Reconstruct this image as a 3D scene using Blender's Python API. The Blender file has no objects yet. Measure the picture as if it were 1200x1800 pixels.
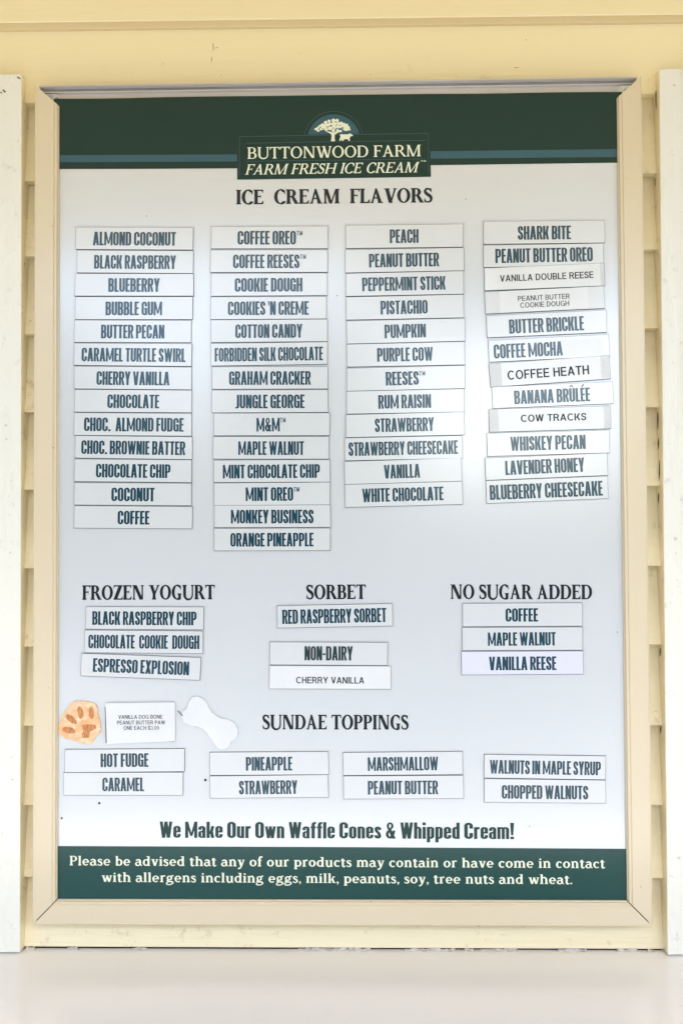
import bpy, bmesh, math, random, mathutils
from mathutils import Vector, Matrix

CAM = ([0.01935, -0.90637, 1.46106], [-1.0196, 1.3102, -0.3027], 1500)
INNER = (0.6, 0.85452, 0.0257, 0.01856)
BAND = [(-0.30647, 1.93347), (0.00553, 1.93144), (0.30592, 1.93201), (0.30493, 1.85436), (0.103, 1.85422), (-0.10791, 1.85356), (-0.2103, 1.85427), (-0.30628, 1.85533)]
STRIPE = [(-0.30631, 1.87046), (-0.10787, 1.86876), (0.10312, 1.86936), (0.30512, 1.86913), (0.30501, 1.86051), (0.10306, 1.86133), (-0.10789, 1.86101), (-0.30629, 1.86267)]
PLATE = [(-0.1072, 1.88893), (0.10022, 1.8898), (0.10107, 1.84159), (-0.10732, 1.84116)]
PLATE_LINE = [[(-0.10474, 1.88796), (0.09838, 1.8889)], [(-0.10474, 1.88796), (-0.10486, 1.84361)], [(0.09838, 1.8889), (0.09865, 1.84347)], [(-0.09737, 1.88072), (0.09588, 1.8812)],
 [(-0.09742, 1.86087), (0.09572, 1.86111)]]
DOME = ((-0.00332, 1.88224), 0.028658536585365855, 0.03231707317073171)
TRUNK = [(-0.00598, 1.88155), (-0.00534, 1.88691), (-0.00594, 1.88951), (-0.01105, 1.89216), (-0.00951, 1.89265), (-0.00491, 1.89125), (-0.00184, 1.89121), (0.0, 1.89252),
 (0.00532, 1.89297), (0.00122, 1.89044), (-0.00206, 1.88842), (-0.00209, 1.88377), (-0.00138, 1.88149)]
COW = [(0.00271, 1.88216), (0.00427, 1.88678), (0.00325, 1.88835), (0.00479, 1.88905), (0.01144, 1.88875), (0.01451, 1.88974), (0.01604, 1.88889), (0.01777, 1.88784),
 (0.01705, 1.88682), (0.015, 1.88664), (0.01396, 1.88407), (0.01446, 1.88169), (0.01262, 1.88171), (0.01222, 1.88358), (0.00783, 1.88343), (0.00751, 1.88178),
 (0.00588, 1.8818), (0.00568, 1.88346), (0.00445, 1.88182)]
LEAVES = [(-0.02229, 1.8949, 0.00183), (-0.01974, 1.89331, 0.00163), (-0.02024, 1.89621, 0.00163), (-0.01767, 1.89794, 0.00203), (-0.0151, 1.89945, 0.00224),
 (-0.01666, 1.89482, 0.00183), (-0.0141, 1.89634, 0.00244), (-0.01151, 1.90199, 0.00224), (-0.01102, 1.89836, 0.00264), (-0.01104, 1.89423, 0.00203),
 (-0.00792, 1.90349, 0.00203), (-0.00743, 1.89986, 0.00264), (-0.00694, 1.89572, 0.00264), (-0.00331, 1.90394, 0.00244), (-0.00282, 1.90031, 0.00285),
 (-0.00284, 1.8967, 0.00285), (-0.00337, 1.89309, 0.00203), (0.00078, 1.90388, 0.00224), (0.00127, 1.90026, 0.00264), (0.00177, 1.89715, 0.00244),
 (0.00123, 1.89302, 0.00203), (0.00485, 1.90072, 0.00244), (0.00535, 1.8971, 0.00224), (0.0043, 1.89246, 0.00183), (0.00792, 1.89965, 0.00224),
 (0.00943, 1.89684, 0.00224), (0.0084, 1.89396, 0.00203), (0.01098, 1.89909, 0.00183), (0.0125, 1.89648, 0.00203), (0.01351, 1.89389, 0.00163),
 (0.01095, 1.89392, 0.00183)]
FOOT = [(-0.30634, 1.12815), (0.00128, 1.12735), (0.30638, 1.12596), (0.30561, 1.06675), (-0.30618, 1.06523)]
CARD = [(-0.24886, 1.27949), (-0.17473, 1.28056), (-0.17446, 1.23939), (-0.24729, 1.23645)]
CARD_T = [('VANILLA DOG BONE', -0.21146, 1.26317, 0.04695121951219512), ('PEANUT BUTTER PAW', -0.21085, 1.25716, 0.05121951219512195),
 ('ONE EACH $3.00', -0.21055, 1.25145, 0.03780487804878049)]
PAW = [(-0.28349, 1.28116), (-0.27738, 1.28175), (-0.27127, 1.2815), (-0.26577, 1.28077), (-0.2615, 1.27955), (-0.25881, 1.27713), (-0.25722, 1.27386), (-0.25733, 1.26964),
 (-0.2566, 1.26541), (-0.255, 1.26118), (-0.25415, 1.25635), (-0.2539, 1.25152), (-0.25462, 1.24766), (-0.2584, 1.24489), (-0.26023, 1.24212), (-0.2612, 1.23971),
 (-0.26364, 1.2373), (-0.26693, 1.23585), (-0.2712, 1.2361), (-0.27584, 1.23731), (-0.27852, 1.23888), (-0.28341, 1.24009), (-0.28952, 1.2413), (-0.2944, 1.24312),
 (-0.29746, 1.24614), (-0.2993, 1.24916), (-0.2998, 1.25278), (-0.29871, 1.2564), (-0.29713, 1.26003), (-0.29665, 1.26365), (-0.29543, 1.26728), (-0.29324, 1.27029),
 (-0.29056, 1.27174), (-0.28897, 1.27476), (-0.28715, 1.27814)]
TOES = [(-0.27589, 1.26966, 0.0031707317073170734, 0.007073170731707317, 8), (-0.26429, 1.26904, 0.002926829268292683, 0.006829268292682927, 0),
 (-0.28553, 1.26267, 0.007560975609756098, 0.0031707317073170734, -38), (-0.28831, 1.25096, 0.007073170731707317, 0.0034146341463414634, -14)]
PAD = [(-0.27465, 1.25662), (-0.26757, 1.25733), (-0.25927, 1.2566), (-0.25878, 1.25298), (-0.26268, 1.25093), (-0.26573, 1.24936), (-0.26633, 1.24333), (-0.2734, 1.24261),
 (-0.27414, 1.24672), (-0.27268, 1.24973)]
BONE = [(-0.16919, 1.26669), (-0.16564, 1.27121), (-0.16209, 1.27421), (-0.15955, 1.28125), (-0.15625, 1.28576), (-0.15118, 1.28676), (-0.14434, 1.28373), (-0.14055, 1.2792),
 (-0.13854, 1.27418), (-0.13526, 1.26915), (-0.1297, 1.26488), (-0.12414, 1.26261), (-0.11832, 1.2621), (-0.11151, 1.25808), (-0.10773, 1.25155), (-0.108, 1.24554),
 (-0.11079, 1.24103), (-0.11509, 1.23903), (-0.11662, 1.23477), (-0.12016, 1.23152), (-0.12522, 1.23027), (-0.12976, 1.23253), (-0.13355, 1.23729), (-0.13682, 1.24231),
 (-0.14036, 1.24733), (-0.14541, 1.25235), (-0.15122, 1.25512), (-0.15755, 1.25512), (-0.16211, 1.25764), (-0.16565, 1.25915), (-0.16666, 1.26317)]
BONE_DOT = [(-0.15171, 1.27068), (-0.13983, 1.25987), (-0.12518, 1.24856)]
SPECKS = [(-0.14287, 1.19788, 0.0014), (-0.25588, 1.17324, 0.0013), (-0.29605, 1.15759, 0.0011), (0.13807, 1.81708, 0.0006), (0.0408, 1.78005, 0.0006),
 (-0.20536, 1.80271, 0.0006), (0.29377, 1.35322, 0.0007), (-0.00051, 1.71405, 0.0006), (0.19936, 1.1496, 0.0005)]
LAPS = [1.84726, 1.76423, 1.67843, 1.59302, 1.50826, 1.42263, 1.33828, 1.25276, 1.1679, 1.09093]
HEADER_BOTTOM = 1.93438
HEADER_STEP = [2.01396, 2.00958]
HEADER_STEP_TOP = [2.01487, 2.01044]
LEDGE_Z = [1.01413, 1.0144]
POST_L = [(-0.3417, 1.96026), (-0.34042, 1.01969)]
POST_R = [(0.34628, 1.95612), (0.34205, 1.02023)]
POST_TOP = [1.96043, 1.95591]
CHIP_HEAD = [(-0.13467, 1.99314, 0.0007317073170731707, 0.01097560975609756, 0), (-0.13657, 1.97928, 0.0007317073170731707, 0.006097560975609756, 5),
 (-0.13092, 1.99182, 0.00426829268292683, 0.0006097560975609756, -20), (-0.12598, 1.96146, 0.0009146341463414635, 0.0009146341463414635, 0),
 (0.11517, 2.02574, 0.0009146341463414635, 0.00548780487804878, 25), (0.15484, 2.02761, 0.0009146341463414635, 0.003658536585365854, 0),
 (0.15541, 2.02257, 0.0012195121951219512, 0.0009146341463414635, 0), (0.20646, 1.99536, 0.0012195121951219512, 0.0012195121951219512, 0),
 (0.19566, 1.96479, 0.00548780487804878, 0.0006097560975609756, -5), (-0.00655, 2.03909, 0.003658536585365854, 0.00048780487804878054, 0),
 (0.03655, 1.95965, 0.0009146341463414635, 0.0009146341463414635, 0), (-0.31343, 1.963, 0.0007317073170731707, 0.0006097560975609756, 0)]
CHIP_L = [(-0.34448, 1.95592, 0.00548780487804878, 0.001829268292682927, 35), (-0.36063, 1.94176, 0.00548780487804878, 0.001829268292682927, 45),
 (-0.36374, 1.93993, 0.0024390243902439024, 0.001829268292682927, 50), (-0.35679, 1.57712, 0.00426829268292683, 0.003048780487804878, 0),
 (-0.35673, 1.56237, 0.003658536585365854, 0.0024390243902439024, 20), (-0.35163, 1.51757, 0.001829268292682927, 0.0012195121951219512, 0),
 (-0.35342, 1.50104, 0.001829268292682927, 0.0012195121951219512, 0), (-0.35335, 1.48085, 0.001829268292682927, 0.0012195121951219512, 0),
 (-0.35197, 1.44053, 0.0024390243902439024, 0.0024390243902439024, 0), (-0.34401, 1.44965, 0.0009146341463414635, 0.0009146341463414635, 0),
 (-0.34927, 1.19851, 0.003048780487804878, 0.0024390243902439024, 0), (-0.34417, 1.13892, 0.0012195121951219512, 0.0012195121951219512, 0)]
CHIP_R = [(0.35613, 1.45155, 0.004878048780487805, 0.00426829268292683, 0), (0.35651, 1.4365, 0.0024390243902439024, 0.001829268292682927, 0),
 (0.36178, 1.93736, 0.00426829268292683, 0.0006097560975609756, 10), (0.3595, 1.86163, 0.003658536585365854, 0.0006097560975609756, 20),
 (0.35496, 1.11655, 0.003658536585365854, 0.003048780487804878, 0), (0.35572, 1.67869, 0.0024390243902439024, 0.0012195121951219512, 0)]
CHIP_SIDE = [(-0.34236, 1.86821, 0.0012195121951219512, 0.001524390243902439, 0), (-0.33903, 1.80604, 0.0012195121951219512, 0.0012195121951219512, 0),
 (-0.3377, 1.78348, 0.0009146341463414635, 0.0007317073170731707, 0), (-0.33492, 1.69289, 0.001829268292682927, 0.0007317073170731707, 0),
 (0.33665, 1.26766, 0.0012195121951219512, 0.0009146341463414635, 0), (-0.34041, 1.0798, 0.0014634146341463415, 0.0012195121951219512, 0)]
CHIP_FRAME = [(-0.30796, 1.89219, 0.0009146341463414635, 0.0009146341463414635, 0), (-0.30647, 1.79186, 0.0012195121951219512, 0.0009146341463414635, 0),
 (-0.30465, 1.55239, 0.001524390243902439, 0.0012195121951219512, 0), (0.30883, 1.83595, 0.0012195121951219512, 0.0007317073170731707, 0),
 (0.03215, 1.07203, 0.0012195121951219512, 0.0012195121951219512, 0), (0.31341, 1.08802, 0.0010975609756097562, 0.0010975609756097562, 0),
 (0.14401, 1.04693, 0.00426829268292683, 0.00048780487804878054, 0), (-0.3089, 1.29649, 0.0007926829268292683, 0.0009146341463414635, 0),
 (-0.26353, 1.06001, 0.0006097560975609756, 0.0006097560975609756, 0)]
GAPS = [(0.34579, 1.92644, 0.0012195121951219512, 0.020731707317073172, 0), (0.34336, 1.8373, 0.0010975609756097562, 0.01097560975609756, 0),
 (-0.34168, 1.75538, 0.0012195121951219512, 0.007926829268292683, 0), (-0.34398, 1.69272, 0.0012195121951219512, 0.01951219512195122, 0),
 (0.34289, 1.57827, 0.0013414634146341464, 0.02195121951219512, 1), (0.34316, 1.55371, 0.0012195121951219512, 0.012195121951219513, 1),
 (0.344, 1.52611, 0.0013414634146341464, 0.024390243902439025, 2), (0.34237, 1.49551, 0.0013414634146341464, 0.013414634146341463, 4),
 (0.34194, 1.33102, 0.0012195121951219512, 0.012195121951219513, 2), (0.3414, 1.24807, 0.0012195121951219512, 0.009146341463414634, 2)]
STRIPS = [
 {'col': 1, 'text': 'ALMOND COCONUT', 'x': -0.21819, 'z': 1.77813, 'a': -0.01657, 'w': 0.12735, 'h': 0.02458, 't': [('ALMOND COCONUT', 'narrow', -4e-05, -0.00768, 0.01486, 0.08979)]},
 {'col': 1, 'text': 'BLACK RASPBERRY', 'x': -0.21771, 'z': 1.75279, 'a': -0.01615, 'w': 0.12572, 'h': 0.02454, 't': [('BLACK RASPBERRY', 'narrow', 9e-05, -0.00767, 0.01484, 0.08841)]},
 {'col': 1, 'text': 'BLUEBERRY', 'x': -0.21841, 'z': 1.72781, 'a': -0.01067, 'w': 0.12841, 'h': 0.02451, 't': [('BLUEBERRY', 'narrow', -0.00017, -0.00767, 0.01482, 0.05558)]},
 {'col': 1, 'text': 'BUBBLE GUM', 'x': -0.21886, 'z': 1.70254, 'a': -0.01025, 'w': 0.12679, 'h': 0.02449, 't': [('BUBBLE GUM', 'narrow', -3e-05, -0.00766, 0.0148, 0.06106)]},
 {'col': 1, 'text': 'BUTTER PECAN', 'x': -0.2202, 'z': 1.67746, 'a': -0.01217, 'w': 0.12653, 'h': 0.02446, 't': [('BUTTER PECAN', 'narrow', 0.00011, -0.00764, 0.01478, 0.06838)]},
 {'col': 1, 'text': 'CARAMEL TURTLE SWIRL', 'x': -0.21984, 'z': 1.65225, 'a': -0.0165, 'w': 0.12726, 'h': 0.02443, 't': [('CARAMEL TURTLE SWIRL', 'narrow', 0.00072, -0.00763, 0.01477, 0.11198)]},
 {'col': 1, 'text': 'CHERRY VANILLA', 'x': -0.21999, 'z': 1.62707, 'a': -0.016, 'w': 0.12688, 'h': 0.0244, 't': [('CHERRY VANILLA', 'narrow', 0.00025, -0.00763, 0.01475, 0.07866)]},
 {'col': 1, 'text': 'CHOCOLATE', 'x': -0.21965, 'z': 1.6022, 'a': -0.01506, 'w': 0.12617, 'h': 0.02437, 't': [('CHOCOLATE', 'narrow', 0.00023, -0.00762, 0.01473, 0.05585)]},
 {'col': 1, 'text': 'CHOC.  ALMOND FUDGE', 'x': -0.21994, 'z': 1.5772, 'a': -0.01357, 'w': 0.12671, 'h': 0.02434, 't': [('CHOC.  ALMOND FUDGE', 'narrow', 0.00112, -0.0076, 0.01471, 0.10728)]},
 {'col': 1, 'text': 'CHOC. BROWNIE BATTER', 'x': -0.21899, 'z': 1.55233, 'a': -0.01941, 'w': 0.12621, 'h': 0.02431, 't': [('CHOC. BROWNIE BATTER', 'narrow', -0.00039, -0.0076, 0.01469, 0.11204)]},
 {'col': 1, 'text': 'CHOCOLATE CHIP', 'x': -0.21973, 'z': 1.5274, 'a': -0.01507, 'w': 0.12612, 'h': 0.02428, 't': [('CHOCOLATE CHIP', 'narrow', 0.00032, -0.00759, 0.01468, 0.08011)]},
 {'col': 1, 'text': 'COCONUT', 'x': -0.22005, 'z': 1.50211, 'a': -0.01205, 'w': 0.12616, 'h': 0.02424, 't': [('COCONUT', 'narrow', 0.00032, -0.00758, 0.01465, 0.0464)]},
 {'col': 1, 'text': 'COFFEE', 'x': -0.21966, 'z': 1.47736, 'a': -0.01348, 'w': 0.12689, 'h': 0.02421, 't': [('COFFEE', 'narrow', 0.00057, -0.00758, 0.01463, 0.03415)]},
 {'col': 2, 'text': 'COFFEE OREO~', 'x': -0.07253, 'z': 1.77754, 'a': -0.00926, 'w': 0.12631, 'h': 0.0245, 't': [('COFFEE OREO~', 'narrow', 0.0005, -0.00766, 0.01481, 0.06975)]},
 {'col': 2, 'text': 'COFFEE REESES~', 'x': -0.07322, 'z': 1.75195, 'a': -0.00832, 'w': 0.12622, 'h': 0.02448, 't': [('COFFEE REESES~', 'narrow', 0.00049, -0.00765, 0.0148, 0.0783)]},
 {'col': 2, 'text': 'COOKIE DOUGH', 'x': -0.07327, 'z': 1.72659, 'a': -0.00584, 'w': 0.12492, 'h': 0.02445, 't': [('COOKIE DOUGH', 'narrow', -0.00048, -0.00765, 0.01478, 0.07266)]},
 {'col': 2, 'text': "COOKIES 'N CREME", 'x': -0.07381, 'z': 1.70139, 'a': -0.0053, 'w': 0.12453, 'h': 0.02442, 't': [("COOKIES 'N CREME", 'narrow', -0.00034, -0.00763, 0.01476, 0.08672)]},
 {'col': 2, 'text': 'COTTON CANDY', 'x': -0.0734, 'z': 1.67668, 'a': -0.00247, 'w': 0.12538, 'h': 0.02439, 't': [('COTTON CANDY', 'narrow', -0.00024, -0.00762, 0.01474, 0.07187)]},
 {'col': 2, 'text': 'FORBIDDEN SILK CHOCOLATE', 'x': -0.07324, 'z': 1.65176, 'a': 0.0044, 'w': 0.12499, 'h': 0.02436, 't': [('FORBIDDEN SILK CHOCOLATE', 'narrow', -0.00054, -0.00761, 0.01472, 0.11595)]},
 {'col': 2, 'text': 'GRAHAM CRACKER', 'x': -0.0727, 'z': 1.6261, 'a': -0.00581, 'w': 0.12399, 'h': 0.02433, 't': [('GRAHAM CRACKER', 'narrow', 0.00013, -0.00761, 0.01471, 0.08762)]},
 {'col': 2, 'text': 'JUNGLE GEORGE', 'x': -0.07269, 'z': 1.6009, 'a': -0.00337, 'w': 0.12465, 'h': 0.02429, 't': [('JUNGLE GEORGE', 'narrow', 1e-05, -0.0076, 0.01468, 0.07402)]},
 {'col': 2, 'text': 'M&M~', 'x': -0.07116, 'z': 1.576, 'a': -0.0033, 'w': 0.12413, 'h': 0.02426, 't': [('M&M~', 'narrow', -0.00038, -0.00759, 0.01466, 0.03116)]},
 {'col': 2, 'text': 'MAPLE WALNUT', 'x': -0.07177, 'z': 1.55084, 'a': -0.00725, 'w': 0.12417, 'h': 0.02423, 't': [('MAPLE WALNUT', 'narrow', 0.00018, -0.00758, 0.01465, 0.07018)]},
 {'col': 2, 'text': 'MINT CHOCOLATE CHIP', 'x': -0.07088, 'z': 1.526, 'a': 0.00056, 'w': 0.12441, 'h': 0.02421, 't': [('MINT CHOCOLATE CHIP', 'narrow', -0.00056, -0.00757, 0.01463, 0.10366)]},
 {'col': 2, 'text': 'MINT OREO~', 'x': -0.07068, 'z': 1.50166, 'a': 0.00105, 'w': 0.12377, 'h': 0.02417, 't': [('MINT OREO~', 'narrow', 0.00038, -0.00756, 0.01461, 0.05722)]},
 {'col': 2, 'text': 'MONKEY BUSINESS', 'x': -0.07058, 'z': 1.47765, 'a': -0.00338, 'w': 0.12419, 'h': 0.02414, 't': [('MONKEY BUSINESS', 'narrow', -8e-05, -0.00755, 0.01459, 0.08816)]},
 {'col': 2, 'text': 'ORANGE PINEAPPLE', 'x': -0.071, 'z': 1.45298, 'a': -0.00137, 'w': 0.12387, 'h': 0.02411, 't': [('ORANGE PINEAPPLE', 'narrow', -6e-05, -0.00754, 0.01457, 0.08866)]},
 {'col': 3, 'text': 'PEACH', 'x': 0.072, 'z': 1.77726, 'a': -0.00199, 'w': 0.12589, 'h': 0.02506, 't': [('PEACH', 'narrow', -0.00018, -0.00733, 0.01478, 0.03079)]},
 {'col': 3, 'text': 'PEANUT BUTTER', 'x': 0.07204, 'z': 1.75145, 'a': 0.00802, 'w': 0.12723, 'h': 0.02503, 't': [('PEANUT BUTTER', 'narrow', -0.00046, -0.00732, 0.01476, 0.07503)]},
 {'col': 3, 'text': 'PEPPERMINT STICK', 'x': 0.07194, 'z': 1.72593, 'a': 0.00968, 'w': 0.12607, 'h': 0.02499, 't': [('PEPPERMINT STICK', 'narrow', -0.00086, -0.00731, 0.01474, 0.08903)]},
 {'col': 3, 'text': 'PISTACHIO', 'x': 0.07202, 'z': 1.70065, 'a': 0.01076, 'w': 0.12549, 'h': 0.02496, 't': [('PISTACHIO', 'narrow', -0.00082, -0.00731, 0.01472, 0.05029)]},
 {'col': 3, 'text': 'PUMPKIN', 'x': 0.07282, 'z': 1.67502, 'a': 0.01635, 'w': 0.12664, 'h': 0.02493, 't': [('PUMPKIN', 'narrow', -0.00062, -0.00729, 0.0147, 0.0441)]},
 {'col': 3, 'text': 'PURPLE COW', 'x': 0.07257, 'z': 1.64989, 'a': 0.0121, 'w': 0.12564, 'h': 0.0249, 't': [('PURPLE COW', 'narrow', -0.00081, -0.00728, 0.01468, 0.05934)]},
 {'col': 3, 'text': 'REESES~', 'x': 0.0726, 'z': 1.62434, 'a': 0.01695, 'w': 0.12624, 'h': 0.02486, 't': [('REESES~', 'narrow', -0.00045, -0.00728, 0.01466, 0.04214)]},
 {'col': 3, 'text': 'RUM RAISIN', 'x': 0.07213, 'z': 1.59943, 'a': 0.0121, 'w': 0.12566, 'h': 0.02484, 't': [('RUM RAISIN', 'narrow', -0.00103, -0.00727, 0.01465, 0.05614)]},
 {'col': 3, 'text': 'STRAWBERRY', 'x': 0.07144, 'z': 1.57453, 'a': 0.01547, 'w': 0.12608, 'h': 0.0248, 't': [('STRAWBERRY', 'narrow', -0.00084, -0.00726, 0.01462, 0.06275)]},
 {'col': 3, 'text': 'STRAWBERRY CHEESECAKE', 'x': 0.06973, 'z': 1.54954, 'a': 0.01307, 'w': 0.12552, 'h': 0.02477, 't': [('STRAWBERRY CHEESECAKE', 'narrow', -0.0005, -0.00725, 0.0146, 0.11623)]},
 {'col': 3, 'text': 'VANILLA', 'x': 0.0689, 'z': 1.52485, 'a': 0.02385, 'w': 0.12499, 'h': 0.02474, 't': [('VANILLA', 'narrow', -0.00113, -0.00723, 0.01459, 0.03829)]},
 {'col': 3, 'text': 'WHITE CHOCOLATE', 'x': 0.06933, 'z': 1.50015, 'a': 0.02135, 'w': 0.12509, 'h': 0.02471, 't': [('WHITE CHOCOLATE', 'narrow', -0.00081, -0.00723, 0.01457, 0.0862)]},
 {'col': 4, 'text': 'SHARK BITE', 'x': 0.22107, 'z': 1.77996, 'a': -0.00093, 'w': 0.12924, 'h': 0.02456, 't': [('SHARK BITE', 'narrow', 0.00025, -0.00796, 0.01474, 0.05649)], 'z_': 0},
 {'col': 4, 'text': 'PEANUT BUTTER OREO', 'x': 0.22006, 'z': 1.75482, 'a': 0.00875, 'w': 0.12796, 'h': 0.02391, 't': [('PEANUT BUTTER OREO', 'narrow', 0.00061, -0.00733, 0.01533, 0.1036)], 'z_': 0.1},
 {'col': 4, 'text': 'VANILLA DOUBLE REESE', 'x': 0.22102, 'z': 1.73171, 'a': 0.03176, 'w': 0.12786, 'h': 0.02449, 't': [('VANILLA DOUBLE REESE', 'printer', 0.00214, -0.00334, 0.00704, 0.09919)], 'z_': 0.5, 'paper': 1, 'tape': [(-0.5, 0.5), (0.46, 0.5)]},
 {'col': 4, 'text': 'PEANUT BUTTER COOKIE DOUGH', 'x': 0.22082, 'z': 1.70677, 'a': 0.03792, 'w': 0.1266, 'h': 0.02416, 't': [('PEANUT BUTTER', 'printer light', -0.00081, 0.00018, 0.0055, 0.05504), ('COOKIE DOUGH', 'printer light', -0.00025, -0.00715, 0.0055, 0.05198)], 'z_': 0.3, 'label': (-0.04845, 0.0464), 'smudge': 1},
 {'col': 4, 'text': 'BUTTER BRICKLE', 'x': 0.22267, 'z': 1.68111, 'a': 0.03816, 'w': 0.12712, 'h': 0.02413, 't': [('BUTTER BRICKLE', 'narrow', -0.00034, -0.00866, 0.01527, 0.0794)], 'z_': 0.5},
 {'col': 4, 'text': 'COFFEE MOCHA', 'x': 0.22481, 'z': 1.65505, 'a': 0.04009, 'w': 0.12824, 'h': 0.02349, 't': [('COFFEE MOCHA', 'narrow', -0.02212, -0.00835, 0.01525, 0.0732)], 'z_': 0.2, 'smudge': (0.01587, 0.05688)},
 {'col': 4, 'text': 'COFFEE HEATH', 'x': 0.22559, 'z': 1.63036, 'a': 0.0626, 'w': 0.12787, 'h': 0.02498, 't': [('COFFEE HEATH', 'printer', -0.00201, -0.00602, 0.00975, 0.08652)], 'z_': 0.6, 'paper': 1, 'tape': [(-0.5, -0.4), (0.42, 0.5)]},
 {'col': 4, 'text': 'BANANA BRU^LE`E', 'x': 0.22842, 'z': 1.60493, 'a': 0.03437, 'w': 0.12804, 'h': 0.02343, 't': [('BANANA BRU^LE`E', 'narrow', -0.00082, -0.00802, 0.0146, 0.08033)], 'z_': 0.1},
 {'col': 4, 'text': 'COW TRACKS', 'x': 0.22483, 'z': 1.57944, 'a': 0.02042, 'w': 0.12881, 'h': 0.02461, 't': [('COW TRACKS', 'printer', 0.004, -0.00225, 0.0076, 0.06929)], 'z_': 0.5, 'paper': 1, 'tape': [(-0.5, -0.42), (0.44, 0.5)]},
 {'col': 4, 'text': 'WHISKEY PECAN', 'x': 0.2232, 'z': 1.55367, 'a': 0.02067, 'w': 0.12964, 'h': 0.02458, 't': [('WHISKEY PECAN', 'narrow', -0.00053, -0.0071, 0.01518, 0.07952)], 'z_': 0.3},
 {'col': 4, 'text': 'LAVENDER HONEY', 'x': 0.22095, 'z': 1.52876, 'a': 0.03678, 'w': 0.12917, 'h': 0.02395, 't': [('LAVENDER HONEY', 'narrow', -0.00197, -0.00708, 0.01516, 0.08367)], 'z_': 0.5},
 {'col': 4, 'text': 'BLUEBERRY CHEESECAKE', 'x': 0.22141, 'z': 1.50416, 'a': 0.03362, 'w': 0.12851, 'h': 0.02422, 't': [('BLUEBERRY CHEESECAKE', 'narrow', -0.00122, -0.00843, 0.01574, 0.11929)], 'z_': 0.2},
 {'col': 'y', 'text': 'BLACK RASPBERRY CHIP', 'x': -0.20724, 'z': 1.36975, 'a': -0.00802, 'w': 0.12586, 'h': 0.02456, 't': [('BLACK RASPBERRY CHIP', 'narrow', -0.00028, -0.00741, 0.01456, 0.1116)]},
 {'col': 'y', 'text': 'CHOCOLATE  COOKIE  DOUGH', 'x': -0.20825, 'z': 1.34449, 'a': -0.01038, 'w': 0.12713, 'h': 0.02423, 't': [('CHOCOLATE  COOKIE  DOUGH', 'narrow', 0.00013, -0.00724, 0.01454, 0.11873)]},
 {'col': 'y', 'text': 'ESPRESSO EXPLOSION', 'x': -0.21126, 'z': 1.31796, 'a': -0.03948, 'w': 0.12795, 'h': 0.0245, 't': [('ESPRESSO EXPLOSION', 'narrow', 0.0003, -0.00707, 0.01452, 0.10285)], 'z_': 0.4},
 {'col': 's', 'text': 'RED RASPBERRY SORBET', 'x': -0.00441, 'z': 1.37135, 'a': 0.0149, 'w': 0.12283, 'h': 0.02416, 't': [('RED RASPBERRY SORBET', 'narrow', -0.00072, -0.00753, 0.0151, 0.11053)]},
 {'col': 's', 'text': 'NON-DAIRY', 'x': -0.01115, 'z': 1.33146, 'a': -0.00689, 'w': 0.12484, 'h': 0.02472, 't': [('NON-DAIRY', 'narrow', -7e-05, -0.00721, 0.01508, 0.05126)], 'dark': 1},
 {'col': 's', 'text': 'CHERRY VANILLA', 'x': -0.01003, 'z': 1.30617, 'a': -0.00619, 'w': 0.12916, 'h': 0.02469, 't': [('CHERRY VANILLA', 'printer', 0.0002, -0.0063, 0.00693, 0.07227)], 'paper': 1, 'z_': -0.2},
 {'col': 'n', 'text': 'COFFEE', 'x': 0.194, 'z': 1.37185, 'a': 0.00189, 'w': 0.12672, 'h': 0.02468, 't': [('COFFEE', 'narrow', -0.00076, -0.0072, 0.01415, 0.03432)]},
 {'col': 'n', 'text': 'MAPLE WALNUT', 'x': 0.19367, 'z': 1.34653, 'a': 0.00292, 'w': 0.12683, 'h': 0.02464, 't': [('MAPLE WALNUT', 'narrow', -0.00068, -0.00719, 0.01412, 0.07152)]},
 {'col': 'n', 'text': 'VANILLA REESE', 'x': 0.19337, 'z': 1.32109, 'a': 0.00186, 'w': 0.12873, 'h': 0.02491, 't': [('VANILLA REESE', 'narrow', 0.00027, -0.00762, 0.01441, 0.07083)], 'violet': 1},
 {'col': 't1', 'text': 'HOT FUDGE', 'x': -0.22867, 'z': 1.21866, 'a': 0.00718, 'w': 0.1281, 'h': 0.02439, 't': [('HOT FUDGE', 'narrow', 7e-05, -0.00675, 0.01445, 0.05119)]},
 {'col': 't1', 'text': 'CARAMEL', 'x': -0.23012, 'z': 1.19396, 'a': 0.00211, 'w': 0.12767, 'h': 0.02436, 't': [('CARAMEL', 'narrow', 4e-05, -0.00764, 0.01444, 0.04451)]},
 {'col': 't2', 'text': 'PINEAPPLE', 'x': -0.0747, 'z': 1.21559, 'a': 0.005, 'w': 0.12605, 'h': 0.02461, 't': [('PINEAPPLE', 'narrow', -0.00023, -0.00748, 0.01441, 0.04922)]},
 {'col': 't2', 'text': 'STRAWBERRY', 'x': -0.07497, 'z': 1.19112, 'a': 0.0098, 'w': 0.1255, 'h': 0.02398, 't': [('STRAWBERRY', 'narrow', -0.001, -0.00777, 0.01439, 0.06175)]},
 {'col': 't3', 'text': 'MARSHMALLOW', 'x': 0.06672, 'z': 1.2155, 'a': 0.00924, 'w': 0.12657, 'h': 0.02454, 't': [('MARSHMALLOW', 'narrow', -9e-05, -0.00746, 0.01436, 0.07422)]},
 {'col': 't3', 'text': 'PEANUT BUTTER', 'x': 0.0669, 'z': 1.19059, 'a': 0.006, 'w': 0.12666, 'h': 0.02451, 't': [('PEANUT BUTTER', 'narrow', -0.00042, -0.00745, 0.01435, 0.07412)]},
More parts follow.
